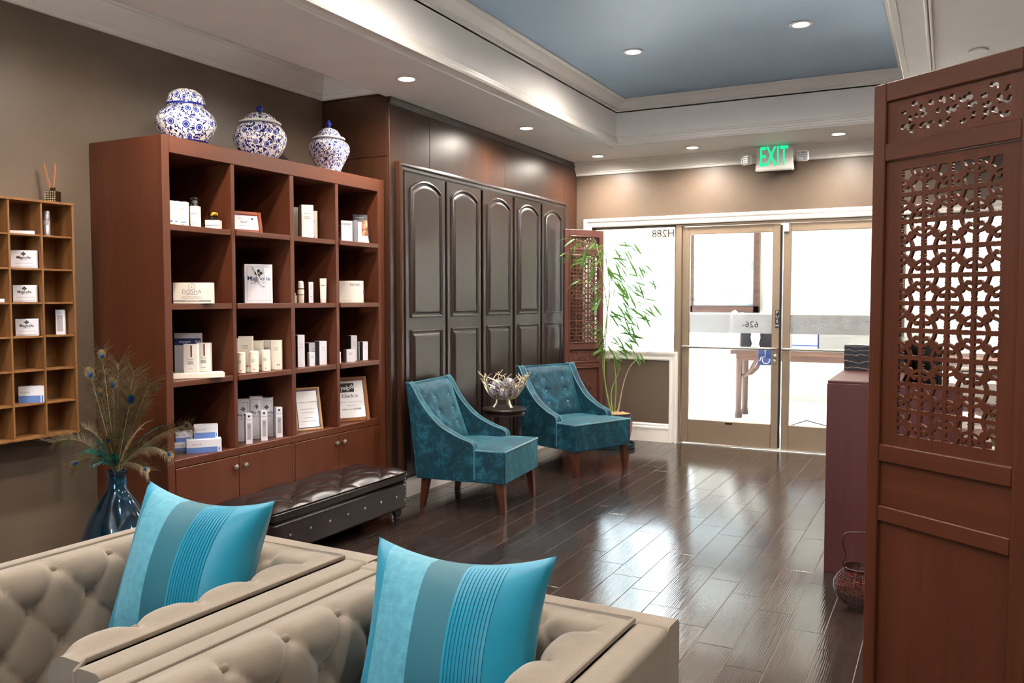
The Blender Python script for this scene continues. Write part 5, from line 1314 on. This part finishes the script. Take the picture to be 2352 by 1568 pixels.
# ================================================================== EXIT SIGN
ex = thing('exit_sign', 'green lit EXIT sign with two emergency lamp heads under the ceiling', 'exit sign', (-1.425, 7.955, 2.578))
MB().box((-.165, -.03, 0), (.165, .03, .215), .012).build('housing', 'white', ex); MB().box((-.168, -.036, .0), (.168, .036, .032), .012).build('lower_lip', 'white', ex)
MB().box((-.07, -.03, .215), (.07, .03, .228)).build('canopy', 'white', ex)
text('EXIT', .245, 'exit', ex, (-.005, -.03, .122), '-y', bold=.012, sx=.50, thick=.002)
for s, yaw in ((-1, .55), (1, -.15)):
    h = MB().box((-.052, -.028, -.045), (.052, .03, .045), .012, Matrix.Translation((s * .245, -.02, .115)) @ Matrix.Rotation(-yaw, 4, 'Z')).build('lamp_head', 'white', ex)
    g = MB()
    for i in range(4):
        for j in range(4): g.box((-.020 * .5 + (i - 1.5) * .021, -.034, -.009 + (j - 1.5) * .0185), (.010 + (i - 1.5) * .021 - .001, -.028, .008 + (j - 1.5) * .0185), .003, Matrix.Translation((s * .245, -.02, .115)) @ Matrix.Rotation(-yaw, 4, 'Z'))
    g.build('reflector_lens', 'silver', h)
    MB().tube([(s * .16, -.01, .115), (s * .2, -.01, .115)], .014, 10).build('swivel', 'white', h)

# ================================================================== RECESSED CEILING LAMPS
def downlight(x, y, z, label, power=1.0, r=.052):
    t = thing('ceiling_lamp', label, 'ceiling lamp', (x, y, z), 0, 'recessed ceiling lamps')
    MB().lathe([(r, -.001), (r + .022, -.001), (r + .024, -.004), (r + .016, -.008), (r, -.006), (r, -.001)], 32).build('trim_ring', 'white', t)
    MB().lathe([(r, -.002), (r * .9, -.0045), (0, -.005)], 32).build('lens', 'lamp', t)
    l = bpy.data.lights.new('lamp_light', 'SPOT'); l.energy = LAMP * power; l.color = LAMPC; l.spot_size = R(176); l.spot_blend = .9; l.shadow_soft_size = .05
    lo = bpy.data.objects.new('lamp_light', l); COL.objects.link(lo); lo.parent = t; lo.location = (0, 0, -.03)
for x, y, lab in ((-3.06, 4.49, 'ceiling lamp nearest the bookcase'), (-3.07, 6.21, 'ceiling lamp above the closet doors'), (-3.05, 7.73, 'ceiling lamp in the far left corner'), (-2.11, 7.69, 'ceiling lamp left of the exit sign'), (-.85, 7.62, 'ceiling lamp right of the exit sign')): downlight(x, y, ZS, lab)
for x, y, lab in ((-2.045, 5.86, 'left of the two lamps in the blue tray'), (-.885, 5.78, 'right of the two lamps in the blue tray')): downlight(x, y, ZT, lab)
for x, y, z, lab in ((-3.06, 2.78, ZS, 'ceiling lamp over the cubby shelf just above the frame'), (-3.06, 1.0, ZS, 'added ceiling lamp further back over the left wall'), (-2.03, 3.6, ZT, 'added tray lamp above the frame on the left'), (-.9, 3.6, ZT, 'added tray lamp above the frame on the right'), (-2.03, 1.5, ZT, 'added tray lamp over the tufted armchairs'), (-.9, 1.5, ZT, 'added tray lamp over the camera side'), (.9, 6.4, ZS, 'added ceiling lamp over the reception desk'), (.9, 3.6, ZS, 'added ceiling lamp over the right side'), (.9, 1.0, ZS, 'added ceiling lamp behind the carved screen side'), (-1.5, -.9, ZS, 'added ceiling lamp behind the camera')): downlight(x, y, z, lab)  # all but the cubby shelf lamp are unseen, added for fill light
pl = MB().lathe([(.045, -.012), (.05, -.010), (.05, -.002), (.03, -.0005)], 28); tag(pl.build('sprinkler_cover', 'white', None, (.117, 5.445, ZS)), 'white round sprinkler cover plate on the ceiling', 'sprinkler')

# ================================================================== RECEPTION DESK AND BASKET
dk = thing('reception_desk', 'reddish laminate reception desk seen from its end', 'desk', (-.547, 4.616, 0))
MB().box((0, 0, 0), (.62, .025, .986), .0015).build('end_panel', 'desk', dk); MB().box((0, .0255, 0), (.03, 2.3, .985), .0015).build('front_panel', 'desk', dk)
MB().box((.0, .0255, .9855), (.34, 2.3, 1.0), .003).build('counter', 'desk', dk)
MB().box((.0305, .0255, .70), (.75, 2.28, .735), .003).build('worktop', 'desk', dk)
MB().box((.0305, 2.2805, 0), (.75, 2.3, .70)).build('end_panel', 'desk', dk)
MB().box((.005, .74, 1.0005), (.33, 2.1, 1.15), .002).build('counter_riser', 'ebony', dk)
def mon(x, y, lab):
    t = thing('monitor', lab, 'monitor', (x, y, .7355), R(-65)); MB().lathe([(.10, 0), (.10, .012), (.02, .018), (.018, .12), (0, .12)], 24).build('stand', 'black', t); MB().box((-.24, -.012, .10), (.24, .02, .42), .006).build('housing', 'black', t); MB().box((-.225, .0201, .115), (.225, .021, .405)).build('screen', 'ink', t, smooth=0)
mon(-.14, 5.75, 'black computer monitor behind the fretwork screen')
def stack(x, y, z, n, w, d, lab, mt='paper', cat='papers'):
    t = thing('paper_stack', lab, cat, (x, y, z), R(12)); 
    for i in range(n): MB().box((-w / 2, -d / 2, i * .009), (w / 2, d / 2, i * .009 + .0085), .001, Matrix.Rotation(R((i * 37) % 11 - 5), 4, 'Z')).build('sheaf', mt if i % 2 else 'cream', t)
stack(.05, 5.2, .7355, 6, .22, .3, 'stack of papers on the reception worktop')
t = thing('desk_printer', 'white desk printer on the reception worktop', 'printer', (.1, 6.35, .7355), R(-70)); MB().box((-.2, -.15, 0), (.2, .15, .16), .015).build('body', 'white', t); MB().box((-.15, -.2, .05), (.15, -.151, .058), .002).build('paper_tray', 'cream', t); MB().box((-.16, .02, .1605), (.16, .14, .19), .006).build('lid', 'black', t)
t = thing('document_tray', 'black letter tray with files near the reception sidelight', 'tray', (-.08, 6.75, .7355), R(10)); 
for i in range(3): MB().box((-.15, -.12, .01 + i * .07), (.15, .12, .016 + i * .07), .002).build('shelf', 'black', t); MB().box((-.13, -.1, .0165 + i * .07), (.13, .1, .03 + i * .07), .002).build('files', 'paper' if i != 1 else 'navy', t)
for sx in (-.15, .146): MB().box((sx, -.12, 0), (sx + .004, .12, .17)).build('side', 'black', t)
# basket
bs = thing('wire_basket', 'round brown wire basket with a tall handle and red foil inside on the floor', 'basket', (-.33, 4.14, 0))
prof = [(.060, .022), (.085, .032), (.108, .06), (.117, .09), (.115, .12), (.100, .15), (.078, .172), (.070, .182), (.074, .190)]
def pr_at(z):
    for (r0, z0), (r1, z1) in zip(prof, prof[1:]):
        if z0 <= z <= z1: return r0 + (r1 - r0) * (z - z0) / (z1 - z0)
    return prof[-1][0]
w_ = MB()
for i in range(26):
    z = .024 + .160 * i / 25; r = pr_at(z); w_.tube([(r * math.cos(a), r * math.sin(a), z + .0012 * math.sin(10 * a)) for a in [2 * PI * k / 30 for k in range(30)]], .0017, 5, closed=True)
w_.build('weave', 'wicker', bs)
rb = MB()
for k in range(18):
    a = 2 * PI * k / 18; rb.tube([(r * math.cos(a), r * math.sin(a), z) for r, z in prof], .002, 5)
rb.build('ribs', 'wicker', bs)
MB().tube([(.074 * math.cos(a), .074 * math.sin(a), .19) for a in [2 * PI * k / 30 for k in range(30)]], .0045, 7, closed=True).build('rim', 'wicker', bs)
MB().tube([Vector((math.cos(YAW) * a, math.sin(YAW) * a, b)) for a, b in [(c.x, c.y) for c in smooth_curve([(-.074, .19), (-.084, .215), (-.07, .25), (-.085, .30), (-.075, .345), (-.03, .352), (.03, .345), (.072, .325), (.07, .27), (.082, .22), (.074, .19)], 5)]], .004, 7).build('handle', 'wicker', bs)
for i in range(4):
    a = PI / 4 + i * PI / 2; MB().tube([(.06 * math.cos(a), .06 * math.sin(a), .026), (.085 * math.cos(a), .085 * math.sin(a), .012), (.078 * math.cos(a), .078 * math.sin(a), .004), (.066 * math.cos(a), .066 * math.sin(a), .009)], .0025, 5).build('foot', 'wicker', bs)
rf = MB(); rnd = random.Random(9)
for i in range(260):
    a, z = rnd.uniform(0, 6.28), rnd.uniform(.045, .150); r = (pr_at(z) - .008) * math.sqrt(rnd.uniform(.5, 1)); p = Vector((r * math.cos(a), r * math.sin(a), z)); d = Vector((rnd.uniform(-1, 1), rnd.uniform(-1, 1), rnd.uniform(-1, 1))).normalized() * .012; e = d.orthogonal().normalized() * .005
    rf.add([p - d - e, p + d - e, p + d + e, p - d + e], [(0, 1, 2, 3)])
o = rf.build('foil_shreds', 'red', bs, smooth=0, fix=False); o['kind'] = 'stuff'
